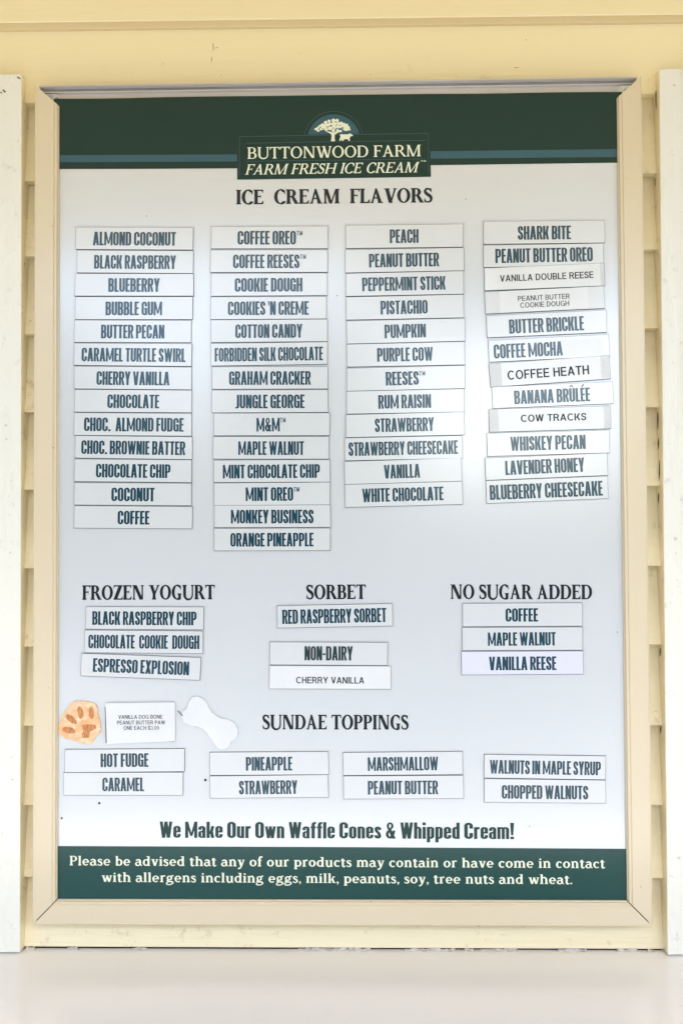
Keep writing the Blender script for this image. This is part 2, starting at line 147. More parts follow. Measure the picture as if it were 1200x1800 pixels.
 {'col': 't4', 'text': 'WALNUTS IN MAPLE SYRUP', 'x': 0.21576, 'z': 1.21171, 'a': -0.01736, 'w': 0.12788, 'h': 0.02506, 't': [('WALNUTS IN MAPLE SYRUP', 'narrow', 0.00052, -0.00773, 0.01432, 0.11637)]},
 {'col': 't4', 'text': 'CHOPPED WALNUTS', 'x': 0.21553, 'z': 1.18637, 'a': -0.00948, 'w': 0.12769, 'h': 0.02474, 't': [('CHOPPED WALNUTS', 'narrow', 0.00011, -0.00817, 0.0143, 0.0906)]}]
TITLES = [
 ('ICE  CREAM  FLAVORS', 'bold serif', 'ink', -0.00296, 1.81403, -0.00199, 0.01585, 0.21131, 0),
 ('FROZEN YOGURT', 'bold serif', 'ink', -0.20334, 1.38937, 0.00042, 0.01555, 0.14231, 0),
 ('SORBET', 'bold serif', 'ink', -0.00312, 1.38905, 0.00094, 0.01555, 0.06363, 0),
 ('NO SUGAR ADDED', 'bold serif', 'ink', 0.19298, 1.38829, -0.00588, 0.01555, 0.14972, 0),
 ('SUNDAE TOPPINGS', 'bold serif', 'ink', -0.00452, 1.25109, -0.00303, 0.01555, 0.15521, 0),
 ('We Make Our Own Waffle Cones & Whipped Cream!', 'poster', 'green', -0.00419, 1.13644, -0.00288, 0.01707, 0.37453, 0),
 ('Please be advised that any of our products may contain or have come in contact', 'round serif', 'cream', -0.00463, 1.10677, -0.00357, 0.01006, 0.56559, 0),
 ('with allergens including eggs, milk, peanuts, soy, tree nuts and wheat.', 'round serif', 'cream', -0.00496, 1.08979, -0.00278, 0.01006, 0.49679, 0),
 ('BUTTONWOOD FARM', 'light serif', 'cream', -0.00297, 1.8638, 0.00177, 0.0125, 0.18644, 0),
 ('FARM FRESH ICE CREAM', 'light serif', 'cream', -0.00489, 1.84644, 0.00128, 0.01128, 0.18759, 0.22),
 ('~', 'light serif', 'cream', 0.09292, 1.85404, -0.01273, 0.00549, 0.0055, 0)]

S = bpy.context.scene
COL = S.collection
# ---------------------------------------------------------------- camera
loc, (yaw, pitch, roll), fpx = CAM
yaw, pitch, roll = (math.radians(a) for a in (yaw, pitch, roll))
fwd = Vector((math.sin(yaw)*math.cos(pitch), math.cos(yaw)*math.cos(pitch), math.sin(pitch)))
r0 = Vector((math.cos(yaw), -math.sin(yaw), 0)); u0 = r0.cross(fwd)
rt = r0*math.cos(roll)+u0*math.sin(roll); up = u0*math.cos(roll)-r0*math.sin(roll)
cd = bpy.data.cameras.new('camera'); cam = bpy.data.objects.new('camera', cd); COL.objects.link(cam)
cam.matrix_world = Matrix(((rt.x, up.x, -fwd.x, loc[0]), (rt.y, up.y, -fwd.y, loc[1]), (rt.z, up.z, -fwd.z, loc[2]), (0, 0, 0, 1)))
cd.sensor_fit = 'VERTICAL'; cd.sensor_height = 24; cd.lens = fpx/1800*24; cd.clip_start = .02; cd.clip_end = 500
S.camera = cam
# ---------------------------------------------------------------- light
SUN_EL, SUN_AZ = math.radians(45), math.radians(16)      # azimuth from straight in front of the wall towards +x
W = bpy.data.worlds.new('World'); S.world = W; W.use_nodes = True
sky = W.node_tree.nodes.new('ShaderNodeTexSky'); sky.sky_type = 'NISHITA'; sky.sun_disc = False
sky.sun_elevation = SUN_EL; sky.sun_rotation = math.pi-SUN_AZ
sky.air_density = 1.0; sky.dust_density = 1.6; sky.ozone_density = 2.6
W.node_tree.links.new(sky.outputs[0], W.node_tree.nodes['Background'].inputs[0])
W.node_tree.nodes['Background'].inputs[1].default_value = .15
sl = bpy.data.lights.new('sun', 'SUN'); sl.energy = 3.6; sl.angle = math.radians(.5); sl.color = (1, .985, .96)
so = bpy.data.objects.new('sun', sl); COL.objects.link(so)
sd = Vector((math.sin(SUN_AZ)*math.cos(SUN_EL), -math.cos(SUN_AZ)*math.cos(SUN_EL), math.sin(SUN_EL)))
so.rotation_euler = sd.to_track_quat('Z', 'Y').to_euler(); so.location = sd*8
S.view_settings.view_transform = 'Standard'; S.view_settings.look = 'None'
S.view_settings.exposure = 2.04; S.view_settings.gamma = 1
S.cycles.max_bounces = 10; S.cycles.diffuse_bounces = 6

# ---------------------------------------------------------------- lettering
# Outlines are drawn from a few strokes per letter (cap height = 1) and fused
# into one clean sheet, so a word is a single flat print without overlaps.
def ccw(p):
    a = sum(p[i][0]*p[(i+1) % len(p)][1]-p[(i+1) % len(p)][0]*p[i][1] for i in range(len(p)))
    return p if a > 0 else p[::-1]

class G:
    def __init__(s): s.f = []
    def poly(s, *p):
        s.f.append(ccw([tuple(q) for q in p])); return s
    def rect(s, x0, y0, x1, y1): return s.poly((x0, y0), (x1, y0), (x1, y1), (x0, y1))
    def bar(s, x0, y0, x1, y1, w):
        """slanted stem whose ends are cut level, w measured across"""
        return s.poly((x0, y0), (x0+w, y0), (x1+w, y1), (x1, y1))
    def quad(s, a, b, c, d):
        s.poly(a, b, c); s.poly(a, c, d)
    def strip(s, o, i):
        for k in range(len(o)-1): s.quad(o[k], o[k+1], i[k+1], i[k])
    def ell(s, cx, cy, rx, ry, a0=0, a1=360, tx=0, ty=0, n=None, dx=0, dy=0):
        """ring from outer ellipse to one tx / ty smaller (tx=0: full disc)"""
        n = n or max(4, int(abs(a1-a0)/15))
        A = [math.radians(a0+(a1-a0)*k/n) for k in range(n+1)]
        o = [(cx+rx*math.cos(a), cy+ry*math.sin(a)) for a in A]
        if tx == 0 and ty == 0: s.poly(*(o[:-1] if abs(a1-a0) >= 360 else o)); return s
        i = [(cx+dx+(rx-tx)*math.cos(a), cy+dy+(ry-ty)*math.sin(a)) for a in A]
        s.strip(o, i); return s
    def stroke(s, pts, w, n=8):
        """cubic bezier (4 points), w = width or (w0, w1, w2)"""
        W = w if isinstance(w, tuple) else (w, w, w)
        L, R = [], []
        for k in range(n+1):
            t = k/n; u = 1-t
            c = [u**3, 3*u*u*t, 3*u*t*t, t**3]
            x = sum(c[j]*pts[j][0] for j in range(4)); y = sum(c[j]*pts[j][1] for j in range(4))
            d = [-3*u*u, 3*u*u-6*u*t, 6*u*t-3*t*t, 3*t*t]
            dx = sum(d[j]*pts[j][0] for j in range(4)); dy = sum(d[j]*pts[j][1] for j in range(4))
            m = math.hypot(dx, dy) or 1
            ww = (W[0]*u*u+2*W[1]*u*t+W[2]*t*t)/2 if len(W) == 3 else W[0]/2
            L.append((x-dy/m*ww, y+dx/m*ww)); R.append((x+dy/m*ww, y-dx/m*ww))
        s.strip(L, R); return s

def rring(g, x0, y0, x1, y1, s, t, segs, rx=None, ry=.2, yu=.66, yl=.34, yuL=None, ylL=None, n=5):
    """rounded upright ring with side thickness s and cap thickness t"""
    rx = rx if rx is not None else (x1-x0)/2
    ry = min(ry, (y1-y0)/2)
    def arc(cx, cy, a0):
        A = [math.radians(a0+90*k/n) for k in range(n+1)]
        irx, iry = max(rx-s, .001), max(ry-t, .001)
        g.strip([(cx+rx*math.cos(a), cy+ry*math.sin(a)) for a in A], [(cx+irx*math.cos(a), cy+iry*math.sin(a)) for a in A])
    for q in segs:
        if q == 'TR': arc(x1-rx, y1-ry, 0)
        if q == 'TL': arc(x0+rx, y1-ry, 90)
        if q == 'BL': arc(x0+rx, y0+ry, 180)
        if q == 'BR': arc(x1-rx, y0+ry, 270)
        if q == 'L': g.rect(x0, y0+ry, x0+s, y1-ry)
        if q == 'R': g.rect(x1-s, y0+ry, x1, y1-ry)
        if q == 'RU': g.rect(x1-s, yu, x1, y1-ry)
        if q == 'RD': g.rect(x1-s, y0+ry, x1, yl)
        if q == 'LU': g.rect(x0, yuL if yuL is not None else yu, x0+s, y1-ry)
        if q == 'LD': g.rect(x0, y0+ry, x0+s, ylL if ylL is not None else yl)
        if q == 'T': g.rect(x0+(0 if 'TL' not in segs else rx), y1-t, x1-rx, y1)
        if q == 'B': g.rect(x0+(0 if 'BL' not in segs else rx), y0, x1-rx, y0+t)
    return g

ALLR = ['TR', 'TL', 'BL', 'BR', 'L', 'R']

def narrow(c, s=.158, t=.125, w=.375):
    """narrow upright poster letters"""
    g = G(); e = .0
    if c == 'A':
        w = .41; k = s*.98
        g.bar(0, 0, w/2-k*.62, 1, k); g.bar(w-k, 0, w/2-k*.38, 1, k); g.rect(.09, .2, w-.09, .31)
    elif c == 'B':
        g.rect(0, 0, s, 1); rring(g, s, 0, w, .55, s, t, ['T', 'B', 'TR', 'BR', 'R'], rx=.17, ry=.17); rring(g, s, .46, w-.01, 1, s, t, ['T', 'B', 'TR', 'BR', 'R'], rx=.165, ry=.17)
    elif c == 'C': rring(g, 0, 0, w, 1, s, t, ['TR', 'TL', 'BL', 'BR', 'L', 'RU', 'RD'], yu=.63, yl=.37)
    elif c == 'D': g.rect(0, 0, s, 1); rring(g, s, 0, w, 1, s, t, ['T', 'B', 'TR', 'BR', 'R'], rx=.18, ry=.2)
    elif c == 'E': w = .29; g.rect(0, 0, s, 1); g.rect(s, 1-t, w, 1); g.rect(s, 0, w, t); g.rect(s, .45, w-.02, .45+t)
    elif c == 'F': w = .285; g.rect(0, 0, s, 1); g.rect(s, 1-t, w, 1); g.rect(s, .44, w-.02, .44+t)
    elif c == 'G':
        rring(g, 0, 0, w, 1, s, t, ['TR', 'TL', 'BL', 'BR', 'L', 'RU', 'RD'], yu=.65, yl=.42); g.rect(w*.5, .42, w, .54); g.rect(w-.07, 0, w, .3)
    elif c == 'H': g.rect(0, 0, s, 1); g.rect(w-s, 0, w, 1); g.rect(s, .44, w-s, .44+t)
    elif c == 'I': w = s; g.rect(0, 0, s, 1)
    elif c == 'J': w = .25; g.rect(w-s, .16, w, 1); g.stroke([(w-s/2, .17), (w-s/2, .06), (w-s, .055), (0, .06)], (s, s*.9, .11))
    elif c == 'K': w = .39; g.rect(0, 0, s, 1); g.bar(s-.02, .36, w-s*.95, 1, s*.95); g.bar(w-s, 0, s*.9, .56, s)
    elif c == 'L': w = .28; g.rect(0, 0, s, 1); g.rect(s, 0, w, t)
    elif c == 'M':
        w = .56; k = s*.86; g.rect(0, 0, k, 1); g.rect(w-k, 0, w, 1); g.poly((.01, 1), (.135, 1), (.325, .12), (.235, .12)); g.poly((w-.012, 1), (w-.137, 1), (.239, .113), (.331, .113))
    elif c == 'N': w = .385; k = s*.93; g.rect(0, 0, k, 1); g.rect(w-k, 0, w, 1); g.bar(w-k-.02, 0, .0, 1, k+.02)
    elif c == 'O': rring(g, 0, 0, w, 1, s, t, ALLR)
    elif c == 'P': g.rect(0, 0, s, 1); rring(g, s, .38, w, 1, s, t, ['T', 'B', 'TR', 'BR', 'R'], rx=.18, ry=.18)
    elif c == 'R':
        g.rect(0, 0, s, 1); rring(g, s, .44, w, 1, s, t, ['T', 'B', 'TR', 'BR', 'R'], rx=.18, ry=.18)
        g.poly((s, .5), (s+.12, .5), (w+.015, 0), (w+.015-s, 0))
    elif c == 'S':
        w = .35; rring(g, 0, 0, w, 1, s, t, ['TR', 'TL', 'BL', 'BR', 'RU', 'RD', 'LU', 'LD'], yu=.68, yuL=.7, yl=.3, ylL=.32)
        g.stroke([(s/2, .72), (s/2, .50), (w-s/2, .52), (w-s/2, .28)], s)
    elif c == 'T': w = .33; g.rect(w/2-s/2, 0, w/2+s/2, 1); g.rect(0, 1-t, w, 1)
    elif c == 'U': rring(g, 0, 0, w, 1, s, t, ['BL', 'BR']); g.rect(0, .2, s, 1); g.rect(w-s, .2, w, 1)
    elif c == 'V': w = .4; k = s*.98; g.bar(w/2-k*.62, 0, 0, 1, k); g.bar(w/2-k*.38, 0, w-k, 1, k)
    elif c == 'W':
        w = .58; k = s*.85; g.bar(.105, 0, 0, 1, k); g.bar(.115, 0, w/2-k*.5, 1, k); g.bar(w-.115-k, 0, w/2-k*.5, 1, k); g.bar(w-.105-k, 0, w-k, 1, k)
    elif c == 'X': w = .39; k = s; g.bar(0, 0, w-k, 1, k); g.bar(w-k, 0, 0, 1, k)
    elif c == 'Y': w = .39; k = s; g.rect(w/2-s/2, 0, w/2+s/2, .42); g.bar(w/2-k*.5, .36, 0, 1, k*.97); g.bar(w/2-k*.47, .36, w-k*.97, 1, k*.97)
    elif c == 'Z': w = .33; g.rect(0, 0, w, t); g.rect(0, 1-t, w, 1); g.bar(0, t, w-s, 1-t, s)
    elif c == '&':
        w = .46; g.ell(.2, .78, .155, .22, 0, 360, .11, .1); g.ell(.2, .27, .2, .27, 60, 345, s*.9, .12)
        g.poly((.07, .66), (.22, .66), (w, 0), (w-.17, 0)); g.stroke([(.2, .13), (.3, .13), (.36, .3), (.38, .5)], .12)
    elif c == '.': w = .15; g.rect(0, 0, .15, .15)
    elif c == '!': w = .18; g.rect(.01, 0, .17, .15); g.poly((.04, .24), (.14, .24), (.18, 1), (0, 1))
    elif c == "'": w = .1; g.poly((.03, .68), (.08, .68), (.11, 1), (0, 1))
    elif c == '-': w = .2; g.rect(0, .38, .2, .5)
    elif c == '^':
        w = 0; g.poly((-.36, 1.07), (-.27, 1.07), (-.2, 1.24), (-.26, 1.24)); g.poly((-.07, 1.07), (-.16, 1.07), (-.23, 1.24), (-.17, 1.24))
    elif c == '`': w = 0; g.poly((-.23, 1.06), (-.14, 1.06), (-.02, 1.25), (-.13, 1.25))
    elif c == '~':   # raised small TM
        w = .36; k = .045
        g.rect(0, .95, .16, 1); g.rect(.055, .66, .055+.05, .95)
        g.rect(.2, .66, .245, 1); g.rect(.335, .66, .38, 1); g.bar(.268, .7, .2, 1, k); g.bar(.268, .7, .335, 1, k)
    elif c == ' ': w = .115
    # small letters, x height .72
    elif c == 'a':
        w = .33; rring(g, 0, 0, w, .74, s, .11, ['TR', 'TL', 'LU'], ry=.15, yuL=.5); g.rect(w-s, 0, w, .6)
        rring(g, 0, 0, w-.03, .44, s*.9, .1, ['TL', 'BL', 'L'], rx=.15, ry=.13); g.rect(.14, .34, w-s, .44); g.rect(.14, 0, w-.1, .09)
    elif c == 'c': w = .32; rring(g, 0, 0, w, .74, s, .11, ['TR', 'TL', 'BL', 'BR', 'L', 'RU', 'RD'], ry=.15, yu=.47, yl=.27)
    elif c == 'd': w = .34; rring(g, 0, 0, w, .74, s, .11, ALLR, ry=.15); g.rect(w-s, 0, w, 1)
    elif c == 'e': w = .34; rring(g, 0, 0, w, .74, s, .11, ['TR', 'TL', 'BL', 'BR', 'L', 'RU', 'RD'], ry=.15, yu=.34, yl=.24); g.rect(s, .34, w-s+.01, .43)
    elif c == 'f': w = .24; g.rect(.04, 0, .04+s, .8); g.rect(0, .62, w, .73); g.stroke([(.04+s/2, .78), (.04+s/2, .95), (.16, .95), (w+.01, .945)], (s, .14, .11))
    elif c == 'h': w = .34; g.rect(0, 0, s, 1); rring(g, 0, 0, w, .74, s, .11, ['TR', 'TL'], ry=.15); g.rect(w-s, 0, w, .6)
    elif c == 'i': w = s; g.rect(0, 0, s, .73); g.rect(0, .83, s, 1)
    elif c == 'k': w = .36; g.rect(0, 0, s, 1); g.bar(s-.02, .25, w-s*.95, .73, s*.95); g.bar(w-s, 0, s, .42, s)
    elif c == 'l': w = s; g.rect(0, 0, s, 1)
    elif c == 'm': w = .54; k = s*.97; g.rect(0, 0, k, .73); rring(g, 0, 0, w/2+k/2, .74, k, .11, ['TR', 'TL'], ry=.15); rring(g, w/2-k/2, 0, w, .74, k, .11, ['TR', 'TL'], ry=.15); g.rect(w/2-k/2, 0, w/2+k/2, .6); g.rect(w-k, 0, w, .6)
    elif c == 'n': w = .34; g.rect(0, 0, s, .73); rring(g, 0, 0, w, .74, s, .11, ['TR', 'TL'], ry=.15); g.rect(w-s, 0, w, .6)
    elif c == 'o': w = .34; rring(g, 0, 0, w, .74, s, .11, ALLR, ry=.15)
    elif c == 'p': w = .34; rring(g, 0, 0, w, .74, s, .11, ALLR, ry=.15); g.rect(0, -.22, s, .73)
    elif c == 'r': w = .25; g.rect(0, 0, s, .73); g.stroke([(s*.6, .5), (s*.7, .68), (.17, .67), (w, .66)], (.1, .14, .15))
    elif c == 's':
        w = .31; rring(g, 0, 0, w, .74, s, .11, ['TR', 'TL', 'BL', 'BR'], ry=.15); g.rect(w-s, .53, w, .6); g.rect(0, .14, s, .21)
        g.stroke([(s/2, .6), (s/2, .36), (w-s/2, .42), (w-s/2, .14)], s*.95)
    elif c == 'u': w = .34; rring(g, 0, 0, w, .74, s, .11, ['BL', 'BR'], ry=.15); g.rect(0, .15, s, .73); g.rect(w-s, 0, w, .73)
    elif c == 'w': w = .5; k = s*.85; g.bar(.09, 0, 0, .73, k); g.bar(.1, 0, w/2-k*.5, .73, k); g.bar(w-.1-k, 0, w/2-k*.5, .73, k); g.bar(w-.09-k, 0, w-k, .73, k)
    else: raise ValueError(c)
    return g.f, w

def serif(c, s=.17, h=.055, sf=.045, sw=.075):
    """book-face letters with serifs; s thick stem, h hairline"""
    g = G(); bk = .05
    def foot(x, w, y=0, up=1, l=1, r=1, sw=sw):
        """serif under (up=1) or over (up=-1) a stem x..x+w"""
        a, b = x-sw*l, x+w+sw*r; u = up
        g.rect(a, min(y, y+u*sf), b, max(y, y+u*sf))
        if l: g.poly((x-bk, y+u*sf), (x, y+u*sf), (x, y+u*(sf+bk)))
        if r: g.poly((x+w+bk, y+u*sf), (x+w, y+u*sf), (x+w, y+u*(sf+bk)))
    def stem(x, y0=0, y1=1, w=None, bl=1, br=1, tl=1, tr=1, b=1, t=1):
        w = w or s; g.rect(x, y0, x+w, y1)
        if b: foot(x, w, y0, 1, bl, br)
        if t: foot(x, w, y1, -1, tl, tr)
    o = sw; X = .68
    if c == 'A':
        w = .78; g.bar(.06, 0, w/2-h*.9, 1, h*1.25); g.poly((w/2-s*.5-.02, 1), (w/2+.02, 1), (w-.07, 0), (w-.07-s*1.08, 0)); g.rect(.17, .3, w-.22, .3+h)
        foot(.06, h, sw=.06); foot(w-.07-s, s, sw=.06)
    elif c == 'B':
        w = .64; stem(o, br=0, tr=0); x = o+s
        for (y0, y1, ww) in ((0, .54, w), (.54-h, 1, w-.05)):
            g.rect(x, y0, ww-.25, y0+h); g.rect(x, y1-h, ww-.25, y1); g.ell(ww-.25, (y0+y1)/2, .25, (y1-y0)/2, -90, 90, s, h)
    elif c in 'CG':
        w = .68; g.ell(.38, .5, .38, .515, 45, 318, s*1.02, h, n=22); g.stroke([(.60, .84), (.5, .99), (.42, .99), (.38, .985)], (h*1.6, h, h)); g.poly((w-.025, .99), (w-.02, .66), (w-.06, .67), (w-.12, .84), (w-.07, .9))
        if c == 'C': g.stroke([(w, .2), (.6, .03), (.5, .0), (.38, .015)], (h, h, h))
        else: g.rect(w-.06-s*.8, .05, w-.03, .42) ; foot(w-.06-s*.8, s*.83, .42, -1, 1, 1, sw=.06); g.stroke([(w-.06, .07), (.56, .0), (.48, -.0), (.38, .015)], (h, h, h)); w = .72
    elif c == 'D':
        w = .76; stem(o, br=0, tr=0); x = o+s; g.rect(x, 0, w-.4, h); g.rect(x, 1-h, w-.4, 1); g.ell(w-.4, .5, .4, .5, -90, 90, s*1.02, h, n=14)
    elif c in 'EF':
        w = .58; stem(o, br=(c == 'F'), tr=0); x = o+s; g.rect(x, 1-h, w, 1); g.poly((w, 1), (w, .78), (w-.03, .78), (w-.1, 1-h))
        g.rect(x, .49, w-.13, .49+h); g.rect(w-.16, .4, w-.13, .64)
        if c == 'E': g.rect(x, 0, w, h); g.poly((w, 0), (w+.03, .25), (w-.0, .25), (w-.12, h)); w = .61
        else: w = .56
    elif c == 'H': w = .84; stem(o); stem(w-o-s); g.rect(o+s, .48, w-o-s, .48+h)
    elif c == 'I': w = s+2*o; stem(o)
    elif c == 'K': w = .76; stem(o); g.bar(o+s, .42, w-.24, 1, h*1.5); g.bar(w-s*1.1-.02, 0, .33, .58, s*1.05); foot(w-s*1.1-.02, s, sw=.04); foot(w-.22, h, 1, -1)
    elif c == 'L': w = .58; stem(o, br=0); g.rect(o+s, 0, w, h); g.poly((w, 0), (w+.02, .27), (w-.01, .27), (w-.13, h))
    elif c == 'M':
        w = .98; stem(.07, w=h*1.2, t=0); g.rect(0, 1-sf, .12, 1); stem(w-o-s, tl=0); k = s
        g.bar(w*.47-k*.5, 0, .07, 1, k); g.bar(w*.47-h*.3, 0, w-o-s-.0, 1, h)
    elif c == 'N': w = .84; stem(.08, w=h*1.1, t=0); g.rect(0, 1-sf, .15, 1); stem(w-.08-h*1.1, w=h*1.1, b=0); g.bar(w-.08-s*1.15, 0, .08, 1, s*1.15)
    elif c == 'O': w = .8; g.ell(.4, .5, .4, .515, 0, 360, s*1.02, h, n=28)
    elif c == 'P':
        w = .62; stem(o, tr=0); x = o+s; y0 = .42; g.rect(x, y0, w-.28, y0+h); g.rect(x, 1-h, w-.28, 1); g.ell(w-.28, (1+y0)/2, .28, (1-y0)/2, -90, 90, s, h)
    elif c == 'R':
        w = .62; stem(o, tr=0); x = o+s; y0 = .46; g.rect(x, y0, w-.3, y0+h); g.rect(x, 1-h, w-.3, 1); g.ell(w-.3, (1+y0)/2, .28, (1-y0)/2, -90, 90, s, h)
        g.poly((.3, y0+.03), (.3+s, y0+.03), (.76, 0), (.76-s*1.15, 0)); g.rect(.6, 0, .78, sf); w = .74
    elif c == 'S':
        w = .5; g.stroke([(.42, .8), (.36, .98), (.07, 1.02), (.065, .76)], (h*1.3, h*1.2, s*.8), 10); g.stroke([(.075, .78), (.07, .54), (.46, .52), (.43, .24)], (s*.75, s*1.35, s*.8), 12)
        g.stroke([(.435, .26), (.44, -.02), (.1, -.03), (.04, .2)], (s*.8, h, h), 10); g.poly((.445, 1), (.45, .70), (.41, .71), (.33, .93), (.38, .95)); g.poly((.025, 0), (.015, .31), (.055, .30), (.13, .06), (.07, .05))
    elif c == 'T':
        w = .66; stem(w/2-s/2, t=0); g.rect(.0, 1-h, w, 1); g.poly((0, 1), (.1, 1-h), (.02, .77), (-.015, .77)); g.poly((w, 1), (w-.1, 1-h), (w-.02, .77), (w+.015, .77))
    elif c == 'U':
        w = .8; stem(o, .3, 1, b=0); stem(w-o-h*1.1, .3, 1, w=h*1.1, b=0); g.stroke([(o+s/2, .33), (o+s/2, -.11), (w-o-h*.6, -.11), (w-o-h*.6, .33)], (s, h*1.3, h*1.1), 14)
    elif c == 'V': w = .76; k = s*1.12; g.bar(w/2-k*.35, 0, .07, 1, k); g.bar(w/2-.02, 0, w-.13, 1, h*1.2); foot(.07, k, 1, -1, sw=.06); foot(w-.13, h, 1, -1, sw=.06)
    elif c in 'Ww' and c == 'W':
        w = 1.06; k = s*1.05; g.bar(.29, 0, .06, 1, k); g.bar(.36, 0, .53, .98, h*1.2); g.bar(.7, 0, .45, 1, k); g.bar(.78, 0, w-.12, 1, h*1.2); foot(.06, k, 1, -1, sw=.06); foot(w-.12, h, 1, -1, sw=.06); foot(.45, k, 1, -1, sw=.04)
    elif c == 'Y': w = .74; k = s*1.1; g.rect(w/2-s/2, 0, w/2+s/2, .45); foot(w/2-s/2, s); g.bar(w/2-s/2, .4, .06, 1, k); g.bar(w/2, .4, w-.13, 1, h*1.25); foot(.06, k, 1, -1, sw=.06); foot(w-.13, h, 1, -1, sw=.06)
    elif c == 'Z': w = .64; g.rect(.02, 1-h, w, 1); g.rect(0, 0, w, h); g.bar(0, h*.3, w-s*1.3, 1-h*.3, s*1.25); g.poly((.02, 1), (.1, 1-h), (.04, .78), (.01, .78)); g.poly((w, 0), (w-.1, h), (w-.01, .24), (w+.02, .24))
    elif c == '~': w = .34; g.rect(0, .95, .15, 1); g.rect(.055, .7, .095, .95); g.rect(.19, .7, .22, 1); g.rect(.31, .7, .34, 1); g.bar(.25, .75, .19, 1, .03); g.bar(.25, .75, .31, 1, .03)
    elif c == ' ': w = .26
    elif c == '.': w = .16; g.ell(.08, .07, .08, .08)
    elif c == ',': w = .17; g.ell(.085, .07, .08, .08); g.stroke([(.12, .08), (.15, -.02), (.1, -.12), (.03, -.17)], (.09, .07, .02))
    elif c == 'a':
        w = .55; g.rect(w-.06-s, .1, w-.06, .45); g.stroke([(w-.06-s/2, .44), (w-.06-s/2, .68), (.2, .68), (.07, .54)], (s, h*1.6, h*1.5), 8); g.stroke([(w-.08, .12), (w-.06, .02), (w, .03), (w, .04)], (s*.7, h, h))
        g.stroke([(w-.1, .41), (.1, .40), (.0, .28), (.08, .13)], (h, s*.6, s), 8); g.stroke([(.07, .16), (.1, -.03), (.3, -.01), (w-.1, .14)], (s, h, h*1.2), 8)
    elif c == 'b': w = .6; g.rect(.05, 0, .05+s, 1); g.rect(0, 1-sf, .06, 1); g.ell(.33, X/2, .27, X/2+.01, -140, 140, s, h*1.2)
    elif c == 'c': w = .5; g.ell(.28, X/2, .28, X/2+.01, 45, 315, s, h*1.2); g.ell(w-.09, .56, .07, .07)
    elif c == 'd': w = .62; g.rect(w-.06-s, 0, w-.06, 1); g.rect(w-.16-s, 1-sf, w-.06-s, 1); g.rect(w-.07, 0, w, sf); g.ell(.28, X/2, .28, X/2+.01, 40, 320, s, h*1.2)
    elif c == 'e': w = .56; g.ell(.28, X/2, .28, X/2+.01, 0, 318, s*.95, h*1.2); g.bar(.1, .3, .47, .34, .0); g.poly((.08, .3), (w, .3), (w, .3+h), (.08, .3+h))
    elif c == 'f': w = .36; g.rect(.08, 0, .08+s, .8); foot(.08, s, sw=.06); g.rect(0, X-h, .34, X); g.stroke([(.08+s/2, .78), (.08+s/2, 1.0), (.28, 1.04), (.38, .93)], (s, h*1.5, h*2))
    elif c == 'g':
        w = .6; g.ell(.26, .44, .23, .245, 0, 360, s*.85, h*1.2); g.stroke([(.4, .6), (.45, .7), (.52, .7), (.58, .64)], (h, h*1.4, h*1.6)); g.stroke([(.13, .26), (.02, .16), (.1, .09), (.3, .08)], (h, h*2, s*.8)); g.stroke([(.28, .08), (.6, .09), (.56, -.1), (.47, -.17)], (s*.75, s*.9, h*1.3)); g.stroke([(.48, -.16), (.3, -.31), (-.08, -.27), (.05, -.07)], (h*1.3, h*1.2, h*1.5)); g.stroke([(.04, -.08), (.08, .0), (.14, .04), (.2, .06)], (h*1.4, h, h))
    elif c == 'h': w = .66; g.rect(.06, 0, .06+s, 1); g.rect(0, 1-sf, .06, 1); foot(.06, s, sw=.055); g.stroke([(.06+s/2, .45), (.14, .74), (w-.06-s/2, .78), (w-.06-s/2, .4)], (h, h*1.6, s), 10); g.rect(w-.06-s, 0, w-.06, .42); foot(w-.06-s, s, sw=.055)
    elif c == 'i': w = s+.12; g.rect(.06, 0, .06+s, X); g.rect(0, X-sf, .06, X); foot(.06, s, sw=.055); g.ell(.06+s/2, .88, .085, .085)
    elif c == 'k': w = .64; g.rect(.06, 0, .06+s, 1); g.rect(0, 1-sf, .06, 1); foot(.06, s, sw=.055); g.bar(.06+s, .28, .43, X, h*1.6); g.bar(w-.06-s, 0, .28, .42, s); g.rect(w-.1, 0, w+.01, sf); g.rect(.38, X-sf, .6, X)
    elif c == 'l': w = s+.12; g.rect(.06, 0, .06+s, 1); g.rect(0, 1-sf, .06, 1); foot(.06, s, sw=.055)
    elif c in 'mn':
        w = .64 if c == 'n' else .98; g.rect(.06, 0, .06+s, X); g.rect(0, X-sf, .06, X); foot(.06, s, sw=.05)
        ends = [w-.06-s] if c == 'n' else [.06+(w-.12-s)/2, w-.06-s]; st = .06
        for x in ends:
            g.stroke([(st+s/2, .42), (st+.1, .73), (x+s/2, .77), (x+s/2, .4)], (h, h*1.6, s), 10); g.rect(x, 0, x+s, .42); foot(x, s, sw=.05); st = x
    elif c == 'o': w = .58; g.ell(.29, X/2, .29, X/2+.01, 0, 360, s, h*1.2)
    elif c == 'p': w = .62; g.rect(.06, -.27, .06+s, X); g.rect(0, X-sf, .06, X); foot(.06, s, -.27, sw=.055); g.ell(.34, X/2, .28, X/2+.01, -140, 140, s, h*1.2)
    elif c == 'r': w = .44; g.rect(.06, 0, .06+s, X); g.rect(0, X-sf, .06, X); foot(.06, s, sw=.06); g.stroke([(.06+s/2, .42), (.18, .68), (.3, .7), (.42, .62)], (h, h*1.6, s*.8))
    elif c == 's':
